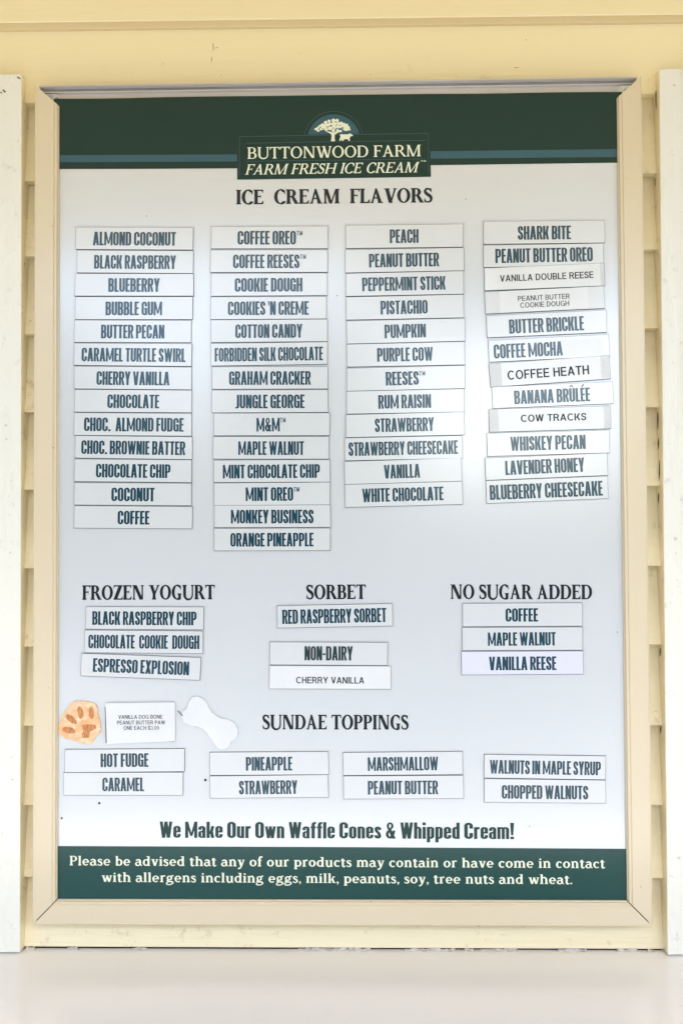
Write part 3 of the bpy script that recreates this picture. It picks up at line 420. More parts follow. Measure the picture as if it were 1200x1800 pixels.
        w = .42; g.stroke([(.36, .54), (.3, .7), (.06, .69), (.065, .51)], (h*1.2, h, s*.8), 8); g.stroke([(.075, .52), (.1, .36), (.36, .38), (.35, .17)], (s*.75, s*1.15, s*.8), 8); g.stroke([(.35, .18), (.35, -.03), (.08, -.02), (.03, .15)], (s*.8, h, h*1.2), 8)
    elif c == 't': w = .38; g.rect(.08, .14, .08+s, .84); g.rect(0, X-h, .36, X); g.stroke([(.08+s/2, .16), (.08+s/2, -.02), (.28, -.03), (.38, .1)], (s, h*1.5, h)); g.poly((0, X-h), (.08, X-h), (.08, .84))
    elif c == 'u': w = .64; g.rect(.06, .25, .06+s, X); g.rect(0, X-sf, .06, X); g.rect(w-.06-s, 0, w-.06, X); g.rect(w-.12-s, X-sf, w-.06-s, X); g.rect(w-.07, 0, w, sf); g.stroke([(.06+s/2, .27), (.06+s/2, -.08), (.36, -.04), (w-.05-s/2, .2)], (s, h*1.6, h), 8)
    elif c == 'v': w = .58; k = s*1.05; g.bar(.23, 0, .05, X, k); g.bar(.27, 0, w-.12, X, h*1.3); g.rect(0, X-sf, .28, X); g.rect(w-.2, X-sf, w, X)
    elif c == 'y': w = .58; k = s*1.05; g.bar(.23, 0, .05, X, k); g.bar(.27, 0, w-.12, X, h*1.3); g.rect(0, X-sf, .28, X); g.rect(w-.2, X-sf, w, X); g.stroke([(.32, .06), (.26, -.16), (.18, -.26), (.05, -.22)], (h*1.4, h*1.4, h*2))
    elif c == 'w': w = .86; k = s*.98; g.bar(.22, 0, .05, X, k); g.bar(.27, 0, .41, X, h*1.3); g.bar(.55, 0, .37, X, k); g.bar(.6, 0, w-.12, X, h*1.3); g.rect(0, X-sf, .26, X); g.rect(w-.2, X-sf, w, X)
    else: raise ValueError(c)
    return g.f, w

def grotesk(c, s=.17, t=.15):
    """wide plain capitals of a home printer"""
    g = G(); w = .66
    def bowl(x, y0, y1, rx): g.rect(x, y0, w-rx, y0+t); g.rect(x, y1-t, w-rx, y1); g.ell(w-rx, (y0+y1)/2, rx, (y1-y0)/2, -90, 90, s, t)
    if c == 'A': w = .76; g.bar(0, 0, w/2-s*.55, 1, s*1.05); g.bar(w-s*1.05, 0, w/2-s*.5, 1, s*1.05); g.rect(.15, .22, w-.15, .22+t)
    elif c == 'B': g.rect(0, 0, s, 1); bowl(s, 0, .56, .26); w = .63; bowl(s, .56-t, 1, .25); w = .66
    elif c == 'C': w = .76; g.ell(.4, .5, .4, .515, 42, 318, s, t, n=20)
    elif c == 'D': w = .7; g.rect(0, 0, s, 1); bowl(s, 0, 1, .38)
    elif c == 'E': w = .6; g.rect(0, 0, s, 1); g.rect(s, 0, w, t); g.rect(s, 1-t, w, 1); g.rect(s, .44, w-.04, .44+t)
    elif c == 'F': w = .56; g.rect(0, 0, s, 1); g.rect(s, 1-t, w, 1); g.rect(s, .42, w-.05, .42+t)
    elif c == 'G': w = .78; g.ell(.4, .5, .4, .515, 42, 330, s, t, n=20); g.rect(w-s*.9, 0, w, .5); g.rect(.42, .38, w, .38+t*.9)
    elif c == 'H': w = .68; g.rect(0, 0, s, 1); g.rect(w-s, 0, w, 1); g.rect(s, .44, w-s, .44+t)
    elif c == 'I': w = s; g.rect(0, 0, s, 1)
    elif c == 'K': w = .7; g.rect(0, 0, s, 1); g.bar(s, .36, w-s*1.3, 1, s*1.2); g.bar(w-s*1.15, 0, s*1.3, .6, s*1.15)
    elif c == 'L': w = .55; g.rect(0, 0, s, 1); g.rect(s, 0, w, t)
    elif c == 'N': w = .7; g.rect(0, 0, s, 1); g.rect(w-s, 0, w, 1); g.bar(w-s*1.15, 0, 0, 1, s*1.15)
    elif c == 'O': w = .8; g.ell(.4, .5, .4, .515, 0, 360, s, t, n=24)
    elif c == '0': w = .54; g.ell(.27, .5, .27, .51, 0, 360, s*.85, t*.8)
    elif c == 'P': w = .63; g.rect(0, 0, s, 1); bowl(s, .4, 1, .28)
    elif c == 'R': w = .66; g.rect(0, 0, s, 1); bowl(s, .43, 1, .27); g.poly((.36, .5), (.36+s, .5), (.7, 0), (.7-s*1.1, 0)); w = .7
    elif c in 'S$':
        w = .62; g.stroke([(.54, .72), (.54, 1.0), (.09, 1.02), (.09, .72)], (s, t, s), 10); g.stroke([(.09, .73), (.09, .48), (.54, .56), (.54, .27)], s, 10); g.stroke([(.54, .28), (.54, -.02), (.08, -.02), (.07, .3)], (s, t, s), 10)
        if c == '$': g.rect(.28, -.08, .35, 1.08)
    elif c == '3': w = .52; g.ell(.25, .74, .22, .26, -80, 165, s*.8, t*.8); g.ell(.25, .27, .25, .28, -165, 85, s*.85, t*.8)
    elif c == 'T': w = .62; g.rect(w/2-s/2, 0, w/2+s/2, 1); g.rect(0, 1-t, w, 1)
    elif c == 'U': w = .68; g.rect(0, .32, s, 1); g.rect(w-s, .32, w, 1); g.ell(w/2, .34, w/2, .355, 180, 360, s, t)
    elif c == 'V': w = .7; k = s*1.08; g.bar(w/2-k*.5, 0, 0, 1, k); g.bar(w/2-k*.5, 0, w-k, 1, k)
    elif c == 'W': w = 1.0; k = s; g.bar(.2, 0, 0, 1, k); g.bar(.2, 0, w/2-k*.5, 1, k); g.bar(w-.2-k, 0, w/2-k*.5, 1, k); g.bar(w-.2-k, 0, w-k, 1, k)
    elif c == 'Y': w = .7; k = s*1.1; g.rect(w/2-s/2, 0, w/2+s/2, .44); g.bar(w/2-k*.5, .38, 0, 1, k); g.bar(w/2-k*.5, .38, w-k, 1, k)
    elif c == '.': w = .18; g.rect(0, 0, .17, .17)
    elif c == ' ': w = .24
    else: raise ValueError(c)
    return g.f, w

FONTS = {
    'narrow': (lambda c: narrow(c), .032), 'poster': (lambda c: narrow(c, s=.165 if c.isupper() else .15, t=.13, w=.4), .045),
    'bold serif': (lambda c: serif(c, .205, .09, .055, .05), .035), 'light serif': (lambda c: serif(c, .14, .07, .045, .06), .06),
    'round serif': (lambda c: serif(c, .165, .08, .055, .055), .08), 'printer': (lambda c: grotesk(c), .1), 'printer light': (lambda c: grotesk(c, .15, .13), .11),
}
_glyph = {}
def glyph(font, c):
    k = (font, c)
    if k not in _glyph:
        f, w = FONTS[font][0](c)
        if not f: _glyph[k] = ([], [], w)
        else:
            vs, fs = [], []
            for p in f:
                a = abs(sum(p[i][0]*p[(i+1) % len(p)][1]-p[(i+1) % len(p)][0]*p[i][1] for i in range(len(p))))
                if a < 1e-7: continue
                fs.append(list(range(len(vs), len(vs)+len(p)))); vs += [Vector(q) for q in p]
            v, _, tri, _, _, src = mathutils.geometry.delaunay_2d_cdt(vs, [], fs, 0, 1e-5)
            tri = [t for t, q in zip(tri, src) if len(q)]
            _glyph[k] = ([tuple(q) for q in v], [tuple(t) for t in tri], w)
    return _glyph[k]

def words(font, text, cap, width=None, slant=0):
    """vertices (centred on x, baseline at 0), faces"""
    sp = FONTS[font][1]; x = 0; V, F = [], []
    for ch in text:
        if ch in '^`': v, f, w = glyph(font, ch); x0 = x-sp; adv = 0
        else: v, f, w = glyph(font, ch); x0 = x; adv = w+sp
        b = len(V); V += [(p[0]+x0+slant*p[1], p[1]) for p in v]; F += [tuple(i+b for i in t) for t in f]; x += adv
    xs = [p[0] for p in V]; lo, hi = min(xs), max(xs)
    k = cap if width is None else width/(hi-lo)
    return [((p[0]-(lo+hi)/2)*k, p[1]*cap) for p in V], F

# ---------------------------------------------------------------- materials
def mat(name, col, rough=.5, spec=.5, metal=0, var=None, vscale=8, bump=0, bscale=40, stretch=(1, 1, 1), coat=0, rvar=0, dirt=None):
    m = bpy.data.materials.new(name); m.use_nodes = True; t = m.node_tree; n = t.nodes; b = n['Principled BSDF']; L = t.links.new
    b.inputs['Base Color'].default_value = (*col, 1); b.inputs['Roughness'].default_value = rough
    b.inputs['Specular IOR Level'].default_value = spec; b.inputs['Metallic'].default_value = metal; b.inputs['Coat Weight'].default_value = coat; b.inputs['Coat Roughness'].default_value = .17; b.inputs['Coat IOR'].default_value = 1.72
    tc = n.new('ShaderNodeTexCoord'); mp = n.new('ShaderNodeMapping'); mp.inputs['Scale'].default_value = stretch
    g = n.new('ShaderNodeNewGeometry'); L(g.outputs['Position'], mp.inputs[0])
    last = None
    if var:
        z = n.new('ShaderNodeTexNoise'); z.inputs['Scale'].default_value = vscale; z.inputs['Detail'].default_value = 6; L(mp.outputs[0], z.inputs[0])
        r = n.new('ShaderNodeMapRange'); r.inputs[1].default_value = .3; r.inputs[2].default_value = .7; L(z.outputs[0], r.inputs[0])
        mx = n.new('ShaderNodeMix'); mx.data_type = 'RGBA'; mx.inputs[6].default_value = (*col, 1); mx.inputs[7].default_value = (*var, 1)
        L(r.outputs[0], mx.inputs[0]); last = mx.outputs[2]
    if dirt:
        dcol, dsc, lo, hi = dirt
        z = n.new('ShaderNodeTexNoise'); z.inputs['Scale'].default_value = dsc; z.inputs['Detail'].default_value = 4; z.inputs['Roughness'].default_value = .7; L(g.outputs['Position'], z.inputs[0])
        r = n.new('ShaderNodeMapRange'); r.inputs[1].default_value = lo; r.inputs[2].default_value = hi; L(z.outputs[0], r.inputs[0])
        mx = n.new('ShaderNodeMix'); mx.data_type = 'RGBA'; mx.inputs[6].default_value = (*col, 1); mx.inputs[7].default_value = (*dcol, 1)
        if last: L(last, mx.inputs[6])
        L(r.outputs[0], mx.inputs[0]); last = mx.outputs[2]
    if last: L(last, b.inputs['Base Color'])
    if rvar:
        z = n.new('ShaderNodeTexNoise'); z.inputs['Scale'].default_value = 14; z.inputs['Detail'].default_value = 5; L(mp.outputs[0], z.inputs[0])
        r = n.new('ShaderNodeMapRange'); r.inputs[1].default_value = .3; r.inputs[2].default_value = .7; r.inputs[3].default_value = rough-rvar; r.inputs[4].default_value = rough+rvar
        L(z.outputs[0], r.inputs[0]); L(r.outputs[0], b.inputs['Roughness'])
    if bump:
        z = n.new('ShaderNodeTexNoise'); z.inputs['Scale'].default_value = bscale; z.inputs['Detail'].default_value = 0 if bscale < 3 else 5; L(mp.outputs[0], z.inputs[0])
        u = n.new('ShaderNodeBump'); u.inputs['Strength'].default_value = 1; u.inputs['Distance'].default_value = bump; L(z.outputs[0], u.inputs['Height']); L(u.outputs[0], b.inputs['Normal'])
    return m

M = {}
M['yellow'] = mat('yellow_wall_paint', (.86, .74, .45), .45, .4, var=(.83, .70, .42), vscale=5, bump=.0006, bscale=60, stretch=(.25, 1, 1.6), dirt=((.55, .42, .22), 30, .66, .9))
M['tan'] = mat('shaded_underside_tan', (.66, .52, .28), .5, .35, var=(.60, .47, .25), vscale=6, stretch=(.2, 1, 1))  # darker tan holds the shade under the upper header board
M['clap'] = mat('yellow_clapboard_paint', (.85, .75, .50), .45, .4, var=(.78, .67, .43), vscale=9, bump=.0008, bscale=90, stretch=(.12, 1, 2.2), dirt=((.42, .3, .18), 46, .60, .82))
M['white'] = mat('white_trim_paint', (.78, .75, .65), .28, .5, var=(.74, .72, .63), vscale=4, bump=.0012, bscale=45, stretch=(1.8, 1, .4), dirt=((.50, .46, .38), 75, .62, .82), rvar=.08)
M['ledge'] = mat('cream_gloss_ledge_paint', (.77, .735, .68), .17, .45, var=(.72, .69, .64), vscale=3, bump=.0009, bscale=7, stretch=(.6, 2.2, 1), rvar=.05)
M['frame'] = mat('cream_frame_enamel', (.665, .56, .385), .30, .6, var=(.64, .535, .36), vscale=3, bump=.00015, bscale=120, coat=.25, dirt=((.55, .47, .36), 50, .7, .95))
M['alu'] = mat('bare_aluminium_track', (.62, .58, .53), .4, .5, metal=.25, var=(.50, .46, .42), vscale=18, stretch=(.3, 1, 1))
M['alu_dark'] = mat('weathered_track_grey', (.22, .21, .19), .6, .4, var=(.34, .32, .29), vscale=26, stretch=(.4, 1, 1))
M['zinc'] = mat('zinc_bracket', (.66, .68, .66), .35, .5, metal=.3, var=(.34, .35, .34), vscale=90)
M['poster'] = mat('glossy_poster_white', (.585, .600, .597), .22, .9, bump=.0006, bscale=1.6, coat=1)
M['green'] = mat('poster_dark_green_ink', (.004, .031, .026), .21, .36, bump=.0006, bscale=1.6)
M['green_foot'] = mat('poster_deep_green_ink', (.002, .050, .043), .22, .4, bump=.0006, bscale=1.6, dirt=((.05, .12, .11), 22, .62, .85))  # paler green noise blotches mixed into the ink colour
M['blue'] = mat('poster_blue_ink', (.020, .085, .115), .25, .55, bump=.0006, bscale=1.6)
M['blueline'] = mat('poster_fine_line_ink', (.025, .085, .10), .25, .55)
M['cream'] = mat('poster_cream_ink', (.74, .76, .58), .28, .5)
M['ink'] = mat('title_ink', (.010, .016, .018), .27, .35)
M['greenink'] = mat('slogan_green_ink', (.006, .040, .036), .27, .3)
M['magnet'] = mat('dark_magnet_and_shadow', (.085, .078, .07), .7, .3)  # also colours the painted shadow slivers of card and bone
M['strip'] = mat('white_strip_vinyl', (.62, .63, .62), .23, .85, var=(.605, .615, .605), vscale=14, bump=.0003, bscale=12, coat=.8)
M['violet'] = mat('faintly_violet_strip_vinyl', (.62, .62, .69), .3, .5)
M['paper'] = mat('white_slip_paper', (.71, .71, .70), .32, .6, var=(.65, .652, .64), vscale=20, coat=.5)
M['text'] = mat('teal_strip_print', (.005, .044, .066), .26, .4, coat=.45)
M['textdark'] = mat('black_green_strip_print', (.008, .026, .026), .31, .5)
M['printer'] = mat('black_printer_toner', (.022, .022, .026), .45, .4)
M['smudge'] = mat('grey_adhesive_residue', (.575, .578, .56), .28, .8, var=(.60, .603, .59), vscale=60, stretch=(2, 1, .4), coat=.8)
M['chip'] = mat('exposed_dark_wood', (.10, .065, .04), .8, .2, var=(.22, .17, .12), vscale=200)
M['chip_grey'] = mat('exposed_grey_primer', (.50, .48, .44), .8, .2, var=(.62, .60, .54), vscale=200)
M['gap'] = mat('dark_open_joint', (.035, .022, .016), .9, .1)
M['caulk'] = mat('cracked_white_caulk', (.60, .56, .50), .6, .3, var=(.38, .33, .29), vscale=120, bump=.001, bscale=200)
M['speck'] = mat('dried_dirt_speck', (.03, .02, .015), .8, .2)
M['paw'] = mat('orange_coloured_pencil_paper', (.74, .36, .155), .6, .3, var=(.80, .52, .30), vscale=70, stretch=(1, 1, 2), dirt=((.84, .66, .46), 110, .48, .66))
M['pawdark'] = mat('brown_pencil_scribble', (.36, .12, .04), .6, .3, var=(.66, .31, .12), vscale=260, stretch=(2.5, 1, 1))
M['concrete'] = mat('grey_paving', (.28, .275, .26), .85, .3, var=(.23, .225, .21), vscale=2)
M['ceiling'] = mat('cream_ceiling_paint', (.76, .59, .28), .6, .3)
M['leaf'] = mat('dark_green_leaves', (.05, .085, .03), .6, .3, var=(.03, .06, .02), vscale=1.5)
tp = bpy.data.materials.new('clear_tape'); tp.use_nodes = True; n = tp.node_tree.nodes; mx = n.new('ShaderNodeMixShader'); tr = n.new('ShaderNodeBsdfTransparent')
n['Principled BSDF'].inputs['Base Color'].default_value = (.62, .62, .60, 1); n['Principled BSDF'].inputs['Roughness'].default_value = .22
mx.inputs[0].default_value = .13; tp.node_tree.links.new(tr.outputs[0], mx.inputs[1]); tp.node_tree.links.new(n['Principled BSDF'].outputs[0], mx.inputs[2]); tp.node_tree.links.new(mx.outputs[0], n['Material Output'].inputs[0])
M['tape'] = tp

# ---------------------------------------------------------------- building helpers
def link(name, V, F, m, parent=None, loc=(0, 0, 0), bevel=0, mats=None, fm=None, **pr):
    me = bpy.data.meshes.new(name); me.from_pydata([tuple(v) for v in V], [], F)
    for k in ([m] if not mats else mats): me.materials.append(M[k])
    if fm:
        for p, i in zip(me.polygons, fm): p.material_index = i
    me.update(); o = bpy.data.objects.new(name, me); COL.objects.link(o); o.location = loc
    if parent: o.parent = parent
    if bevel:
        b = o.modifiers.new('bevel', 'BEVEL'); b.width = bevel; b.segments = 2; b.limit_method = 'ANGLE'
    for k, v in pr.items(): o[k] = v
    return o
def empty(name, loc=(0, 0, 0), rot=(0, 0, 0), **pr):
    o = bpy.data.objects.new(name, None); o.empty_display_size = .02; COL.objects.link(o); o.location = loc; o.rotation_euler = rot
    for k, v in pr.items(): o[k] = v
    return o
BOXF = [(0, 1, 2, 3), (7, 6, 5, 4), (0, 4, 5, 1), (1, 5, 6, 2), (2, 6, 7, 3), (3, 7, 4, 0)]
def boxv(x0, x1, y0, y1, z0, z1):
    return [(x0, y0, z0), (x1, y0, z0), (x1, y0, z1), (x0, y0, z1), (x0, y1, z0), (x1, y1, z0), (x1, y1, z1), (x0, y1, z1)]
def box(name, b, m, parent=None, bevel=0, **pr): return link(name, boxv(*b), BOXF, m, parent, bevel=bevel, **pr)
def flat(name, pts, y, m, parent=None, **pr):
    """a printed patch: outline of (x, z) facing the viewer side (-y)"""
    return link(name, [(p[0], y, p[1]) for p in pts], [tuple(range(len(pts)))], m, parent, **pr)
def sheet(name, pts, y0, y1, m, parent=None, rim=None, curl=None, **pr):
    """cut sheet of real thickness with outline pts, front y0 and back y1"""
    n = len(pts); cu = curl or (lambda x, z: 0)
    V = [(p[0], y0-cu(*p), p[1]) for p in pts]+[(p[0], y1-cu(*p), p[1]) for p in pts]
    c = (sum(p[0] for p in pts)/n, sum(p[1] for p in pts)/n); V += [(c[0], y0-cu(*c), c[1]), (c[0], y1-cu(*c), c[1])]
    F = [(2*n, i, (i+1) % n) for i in range(n)]+[(2*n+1, n+(i+1) % n, n+i) for i in range(n)]+[(i, n+i, n+(i+1) % n, (i+1) % n) for i in range(n)]
    fm = [0]*(2*n)+[1]*n
    return link(name, V, F, m, parent, mats=[m, rim or m], fm=fm, **pr)
def prism(name, sec, x0, x1, m, parent=None, tilt=0, **pr):
    """section of (y, z) points carried along x"""
    n = len(sec); V = [(x0, y, z-tilt) for y, z in sec]+[(x1, y, z+tilt) for y, z in sec]
    F = [tuple(range(n)), tuple(range(2*n-1, n-1, -1))]+[(i, n+i, n+(i+1) % n, (i+1) % n) for i in range(n)]
    return link(name, V, F, m, parent, **pr)
def text(name, font, s, cap, width, x, y, z, ang, m, parent, slant=0, **pr):
    V, F = words(font, s, cap, width, slant); c, q = math.cos(ang), math.sin(ang)
    return link(name, [(x+a*c-b*q, y, z+a*q+b*c) for a, b in V], F, m, parent, **pr)
def fuse(name, polys, y, m, parent, **pr):
    vs, fs = [], []
    for p in polys: p = ccw(p); fs.append(list(range(len(vs), len(vs)+len(p)))); vs += [Vector(a) for a in p]
    v, _, tri, _, _, src = mathutils.geometry.delaunay_2d_cdt(vs, [], fs, 0, 1e-7)
    return link(name, [(a[0], y, a[1]) for a in v], [tuple(t) for t, q in zip(tri, src) if len(q)], m, parent, **pr)
rnd = random.Random(7)
def blob(x, z, w, h, a, n=11):
    """ragged little patch outline"""
    ca, sa = math.cos(math.radians(a)), math.sin(math.radians(a)); P = []
    for k in range(n):
        t = 2*math.pi*k/n; r = rnd.uniform(.7, 1.15); u, v = w/2*math.cos(t)*r, h/2*math.sin(t)*r
        P.append((x+u*ca-v*sa, z+u*sa+v*ca))
    return P
def chips(name, L, y, m, parent):
    V, F = [], []
    for x, z, w, h, a in L:
        P = blob(x, z, w, h, -a); c = len(V); V += [(p[0], y, p[1]) for p in P]+[(x, y, z)]; n = len(P); F += [(c+n, c+i, c+(i+1) % n) for i in range(n)]
    return link(name, V, F, m, parent, kind='stuff')

# ---------------------------------------------------------------- setting
link('ground', [(-60, 60, 0), (-60, -60, 0), (60, -60, 0), (60, 60, 0)], [(0, 1, 2, 3)], 'concrete', kind='structure')
LZ = (LEDGE_Z[0]+LEDGE_Z[1])/2
box('ledge', (-1.2, 1.2, -.42, .04, LZ-.035, LZ), 'ledge', bevel=.003, kind='structure')
box('wall_base', (-1.2, 1.2, -.1, .04, 0, LZ-.036), 'clap', kind='structure')
box('ceiling', (-1.6, 1.6, -1.45, .06, 2.24, 2.28), 'ceiling', kind='structure')

# clapboard wall: every board a part
wall = empty('clapboard_wall', (0, .04, LZ), label='pale yellow clapboard wall with wide flat header boards behind the menu frame', category='wall')
def part(o): o.location = Vector(o.location)-wall.location; o.parent = wall; return o
edges = [HEADER_BOTTOM]+LAPS+[LZ+.0022]
XW = 1.2
for i in range(len(edges)-1):
    zt, zb = edges[i], edges[i+1]; j = rnd.uniform(-.0006, .0006)
    sec = [(.0145+j, zb+.0006), (.0151+j, zb), (.0262, zb), (.034, zt+.012), (.0275, zt+.012), (.0265, zt), (.0150+j, zb+.003)]
    part(prism('clapboard', sec, -XW, XW, 'clap', tilt=rnd.uniform(-.0008, .0008)+(.0006 if i < 5 else 0)))
hb = HEADER_BOTTOM; st = (HEADER_STEP[0]+HEADER_STEP[1])/2
part(prism('header_board', [(.0145, hb+.001), (.0155, hb), (.038, hb), (.038, st+.02), (.0145, st+.02)], -XW, XW, 'yellow', tilt=.0008))
part(prism('header_board', [(.0075, st+.0072), (.0085, st+.0066), (.0144, st+.0066), (.0144, 2.24), (.0075, 2.24)], -XW, XW, 'yellow', tilt=-.0022*2))
part(prism('header_underside_shade', [(.0100, st+.0012), (.0106, st), (.0143, st), (.0143, st+.0064), (.0094, st+.0064)], -XW, XW, 'tan', tilt=-.0022*2))  # thin band whose tan colour paints the shaded underside of the header step
part(box('sheathing', (-XW, XW, .036, .05, LZ, 2.24), 'gap'))
part(chips('paint_chip', CHIP_HEAD, .0143, 'chip', None))
part(chips('dirt_mark', CHIP_SIDE, .0140, 'chip', None))
# ragged caulk bead where the wall meets the ledge, broken so that the dark joint shows
V, F = [], []; x = -.338; k = 0
while x < .34:
    L = rnd.uniform(.006, .03); solid = rnd.random() < (.4 if -.29 < x < .12 else .75)
    if x < -.315 or x > .315: solid = True
    if solid:
        n = max(3, int(L/.003)); b = len(V)
        for i in range(n+1):
            xx = x+L*i/n; t = rnd.uniform(.0006, .0026); V += [(xx, .0142-rnd.uniform(0, .0022), LZ+.0001), (xx, .0150, LZ+t+.0005), (xx, .020, LZ+.0001)]
        for i in range(n): a = b+3*i; F += [(a, a+3, a+4, a+1), (a+1, a+4, a+5, a+2)]
    x += L+(rnd.uniform(.0, .02) if rnd.random() < .6 else 0)
part(link('caulk', V, F, 'caulk', None, kind='stuff'))
part(box('open_joint', (-.34, .34, .0170, .030, LZ+.0001, LZ+.0021), 'gap'))

# white upright trims
def trim(P, sgn, top, side, chipl):
    (xt, zt), (xb, zb) = P; dz = (xt-xb)/(zt-zb); xT = xb+dz*(top-zb); x0 = xb+dz*(LZ-zb); w = .15*sgn
    r = empty('trim_board', (x0+w/2, .004, LZ), label='%s white painted upright trim board, its edge to the %s of the menu frame' % (('left', 'left') if sgn < 0 else ('right', 'right')), category='trim board', group='white trim boards beside the menu')
    o = Vector(r.location)
    V = [(x0, .004, LZ+.0015), (x0+w, .004, LZ+.0015), (x0+w, .004, top), (xT, .004, top), (x0, .036, LZ+.0015), (x0+w, .036, LZ+.0015), (x0+w, .036, top), (xT, .036, top)]
    V = [tuple(Vector(v)-o) for v in V]; F = BOXF if sgn > 0 else [f[::-1] for f in BOXF]
    # the narrow face towards the menu is painted wall yellow
    link('board', V, F, 'white', r, mats=['white', 'clap'], fm=[0, 0, 0, 0, 0, 1], bevel=.0009)
    for nm, L, y, m in ((('chipped_paint'), [c for c in chipl if c[2] > .0028 and c[1] < 1.9 or c[1] < 1.7], .0037, 'chip_grey'), ('bare_wood_chip', [c for c in chipl if not (c[2] > .0028 and c[1] < 1.9 or c[1] < 1.7)], .0037, 'chip')):
        if L: c = chips(nm, [(a-o.x, b-o.z, *q) for a, b, *q in L], y-o.y, m, r)
    return r
tl = trim(POST_L, -1, POST_TOP[0], 0, CHIP_L); tr_ = trim(POST_R, 1, POST_TOP[1], 0, CHIP_R)
sl_ = chips('open_joint', GAPS, .0139, 'gap', None); part(sl_)

# unseen leaf masses, added with gaps to shape the glare in the poster gloss
V, F = [], []
for cx, cz, rx, rz, n in ((-15, 1.4, 6, 3.6, 1500), (-7.6, 1.8, 4.6, 4.2, 1700), (-.85, 2, 2.1, 3.7, 1100), (9.2, 2.3, 4.3, 4.1, 2300), (15, 1.6, 5, 4.2, 1500), (2.8, 1.2, 3.4, 1.15, 600), (-3.2, .9, 3, 2.2, 800), (2.8, 7.2, 3.0, 1.9, 800)):
    for k in range(n):
        a, b, r = rnd.uniform(0, 6.283), rnd.uniform(-1, 1), rnd.random()**.33
        q = Vector((cx+rx*r*math.cos(a)*math.sqrt(1-b*b), -15+2*r*math.sin(a), max(.1, cz+rz*r*b)))
        u = Vector((rnd.gauss(0, 1), rnd.gauss(0, 1), rnd.gauss(0, 1))).normalized(); v = u.orthogonal().normalized(); s = rnd.uniform(.25, .5)
        i = len(V); V += [q+u*s, q+v*s*.7, q-u*s, q-v*s*.7]; F.append((i, i+1, i+2, i+3))
link('glare_shaping_trees', V, F, 'leaf', kind='stuff')

# ---------------------------------------------------------------- the framed menu board
Wi, Hi, mx_, mt_ = INNER; ZB = 1.5
board = empty('menu_board', (0, .0145, ZB-Hi/2-mx_), label='large portrait ice cream menu board in a cream snap frame whose top rail is missing', category='menu board')
bo = Vector(board.location)
def bp(o): o.location = Vector(o.location)-bo; o.parent = board; return o
XO, XI, ZT, ZI, ZO = Wi/2+mx_, Wi/2, ZB+Hi/2+mt_, ZB+Hi/2, ZB-Hi/2-mx_
prof = [(0, .0143), (0, .0006), (.02, 0), (.045, 0), (.055, .0004), (.07, .0004), (.79, .0003), (.81, .0010), (.845, .0010), (.865, .0001), (.935, .0001), (.95, .0020), (.972, .0020), (.985, .0012), (1, .0014), (1, .0036)]
def rail(kind):
    V = []; g = .00036
    for t, y in prof:
        x = XO-mx_*t
        if kind == 'bottom': z = ZO+mx_*t; V += [(-x+g*2, y, z), (x-g*2, y, z)]
        else:
            s = -1 if kind == 'left' else 1; V += [(s*x, y, ZO+mx_*t+g*2), (s*x, y, ZT-.0224*t)]
    n = len(prof); F = [(2*i, 2*i+1, 2*i+3, 2*i+2) for i in range(n-1)]+[tuple(range(0, 2*n, 2)), tuple(range(2*n-1, 0, -2))]
    return bp(link('frame_rail', V, F, 'frame'))
for k in ('left', 'right', 'bottom'): rail(k)
bp(box('frame_backing', (-XO+.001, XO-.001, .0085, .0142, ZO+.001, ZT-.0005), 'alu_dark'))
# open channel along the top
tk = bp(prism('top_track', [(.0084, ZT-.0228), (.0040, ZT-.0228), (.0040, ZT-.0216), (.0076, ZT-.0214), (.0076, ZT-.0062), (.0052, ZT-.0060), (.0052, ZT-.0050), (.0076, ZT-.0044), (.0076, ZT-.0014), (.0010, ZT-.0012), (.0010, ZT-.0002), (.0084, ZT-.0001)], -XO+.004, XO-.004, 'alu', tilt=.00012))
link('dark_gap_line', [tuple(Vector(v)-bo) for v in boxv(-XO+.006, XO-.006, .0070, .0075, ZT-.0042, ZT-.0016)], BOXF, 'alu_dark', tk).location = bo-Vector(tk.location)-bo  # dark strip set between the two upper ribs of the track
for s in (-1, 1):
    x = s*(XO-.020); z = ZT-.0125
    L = [(x-s*.0135, z-.0066), (x+s*.011, z-.0066), (x+s*.0105, z+.005), (x-s*.0005, z+.0052), (x-s*.010, z-.001)]
    if s < 0: L = L[::-1]
    br = bp(sheet('corner_bracket', L, .0050, .0062, 'zinc'))
    for dx in (-.004, .004):
        c = Vector((x+s*(.001)+dx, .0, z-.0012)); ring = [(c.x+.0023*math.cos(a*math.pi/5), c.z+.0023*math.sin(a*math.pi/5)) for a in range(10)]
        o = sheet('screw_head', [(p[0], p[1]) for p in ring], .0042, .0051, 'zinc' if dx < 0 else 'alu_dark'); o.parent = br; o.location = Vector(br.location)*0
for m_, q in enumerate(((CHIP_FRAME),)): bp(chips('dark_speck', q, -.00012, 'chip', None))

# poster sheet and its print; the print lies a hair in front of the sheet
nx, nz = 24, 30; x0, x1, z0, z1 = -XI-.0045, XI+.0045, ZB-Hi/2-.003, ZI+.0035
V = [(x0+(x1-x0)*i/nx, .0040, z0+(z1-z0)*j/nz) for j in range(nz+1) for i in range(nx+1)]
F = [(j*(nx+1)+i, j*(nx+1)+i+1, (j+1)*(nx+1)+i+1, (j+1)*(nx+1)+i) for j in range(nz) for i in range(nx)]
poster = bp(link('poster', V, F, 'poster'))
def pp(o): o.parent = poster; o.location = (0, 0, 0); return o
def pq(name, pts, y, m): return pp(flat(name, pts, y, m))
top = []
(xa, za), (xb, zb_) = BAND[0], BAND[2]
for i in range(25):
    t = i/24; top.append((xa+(xb-xa)*t, za+(zb_-za)*t-.0012*max(0, math.sin(t*19)*.5+math.sin(t*7+1)*.5)*.7-.0006))
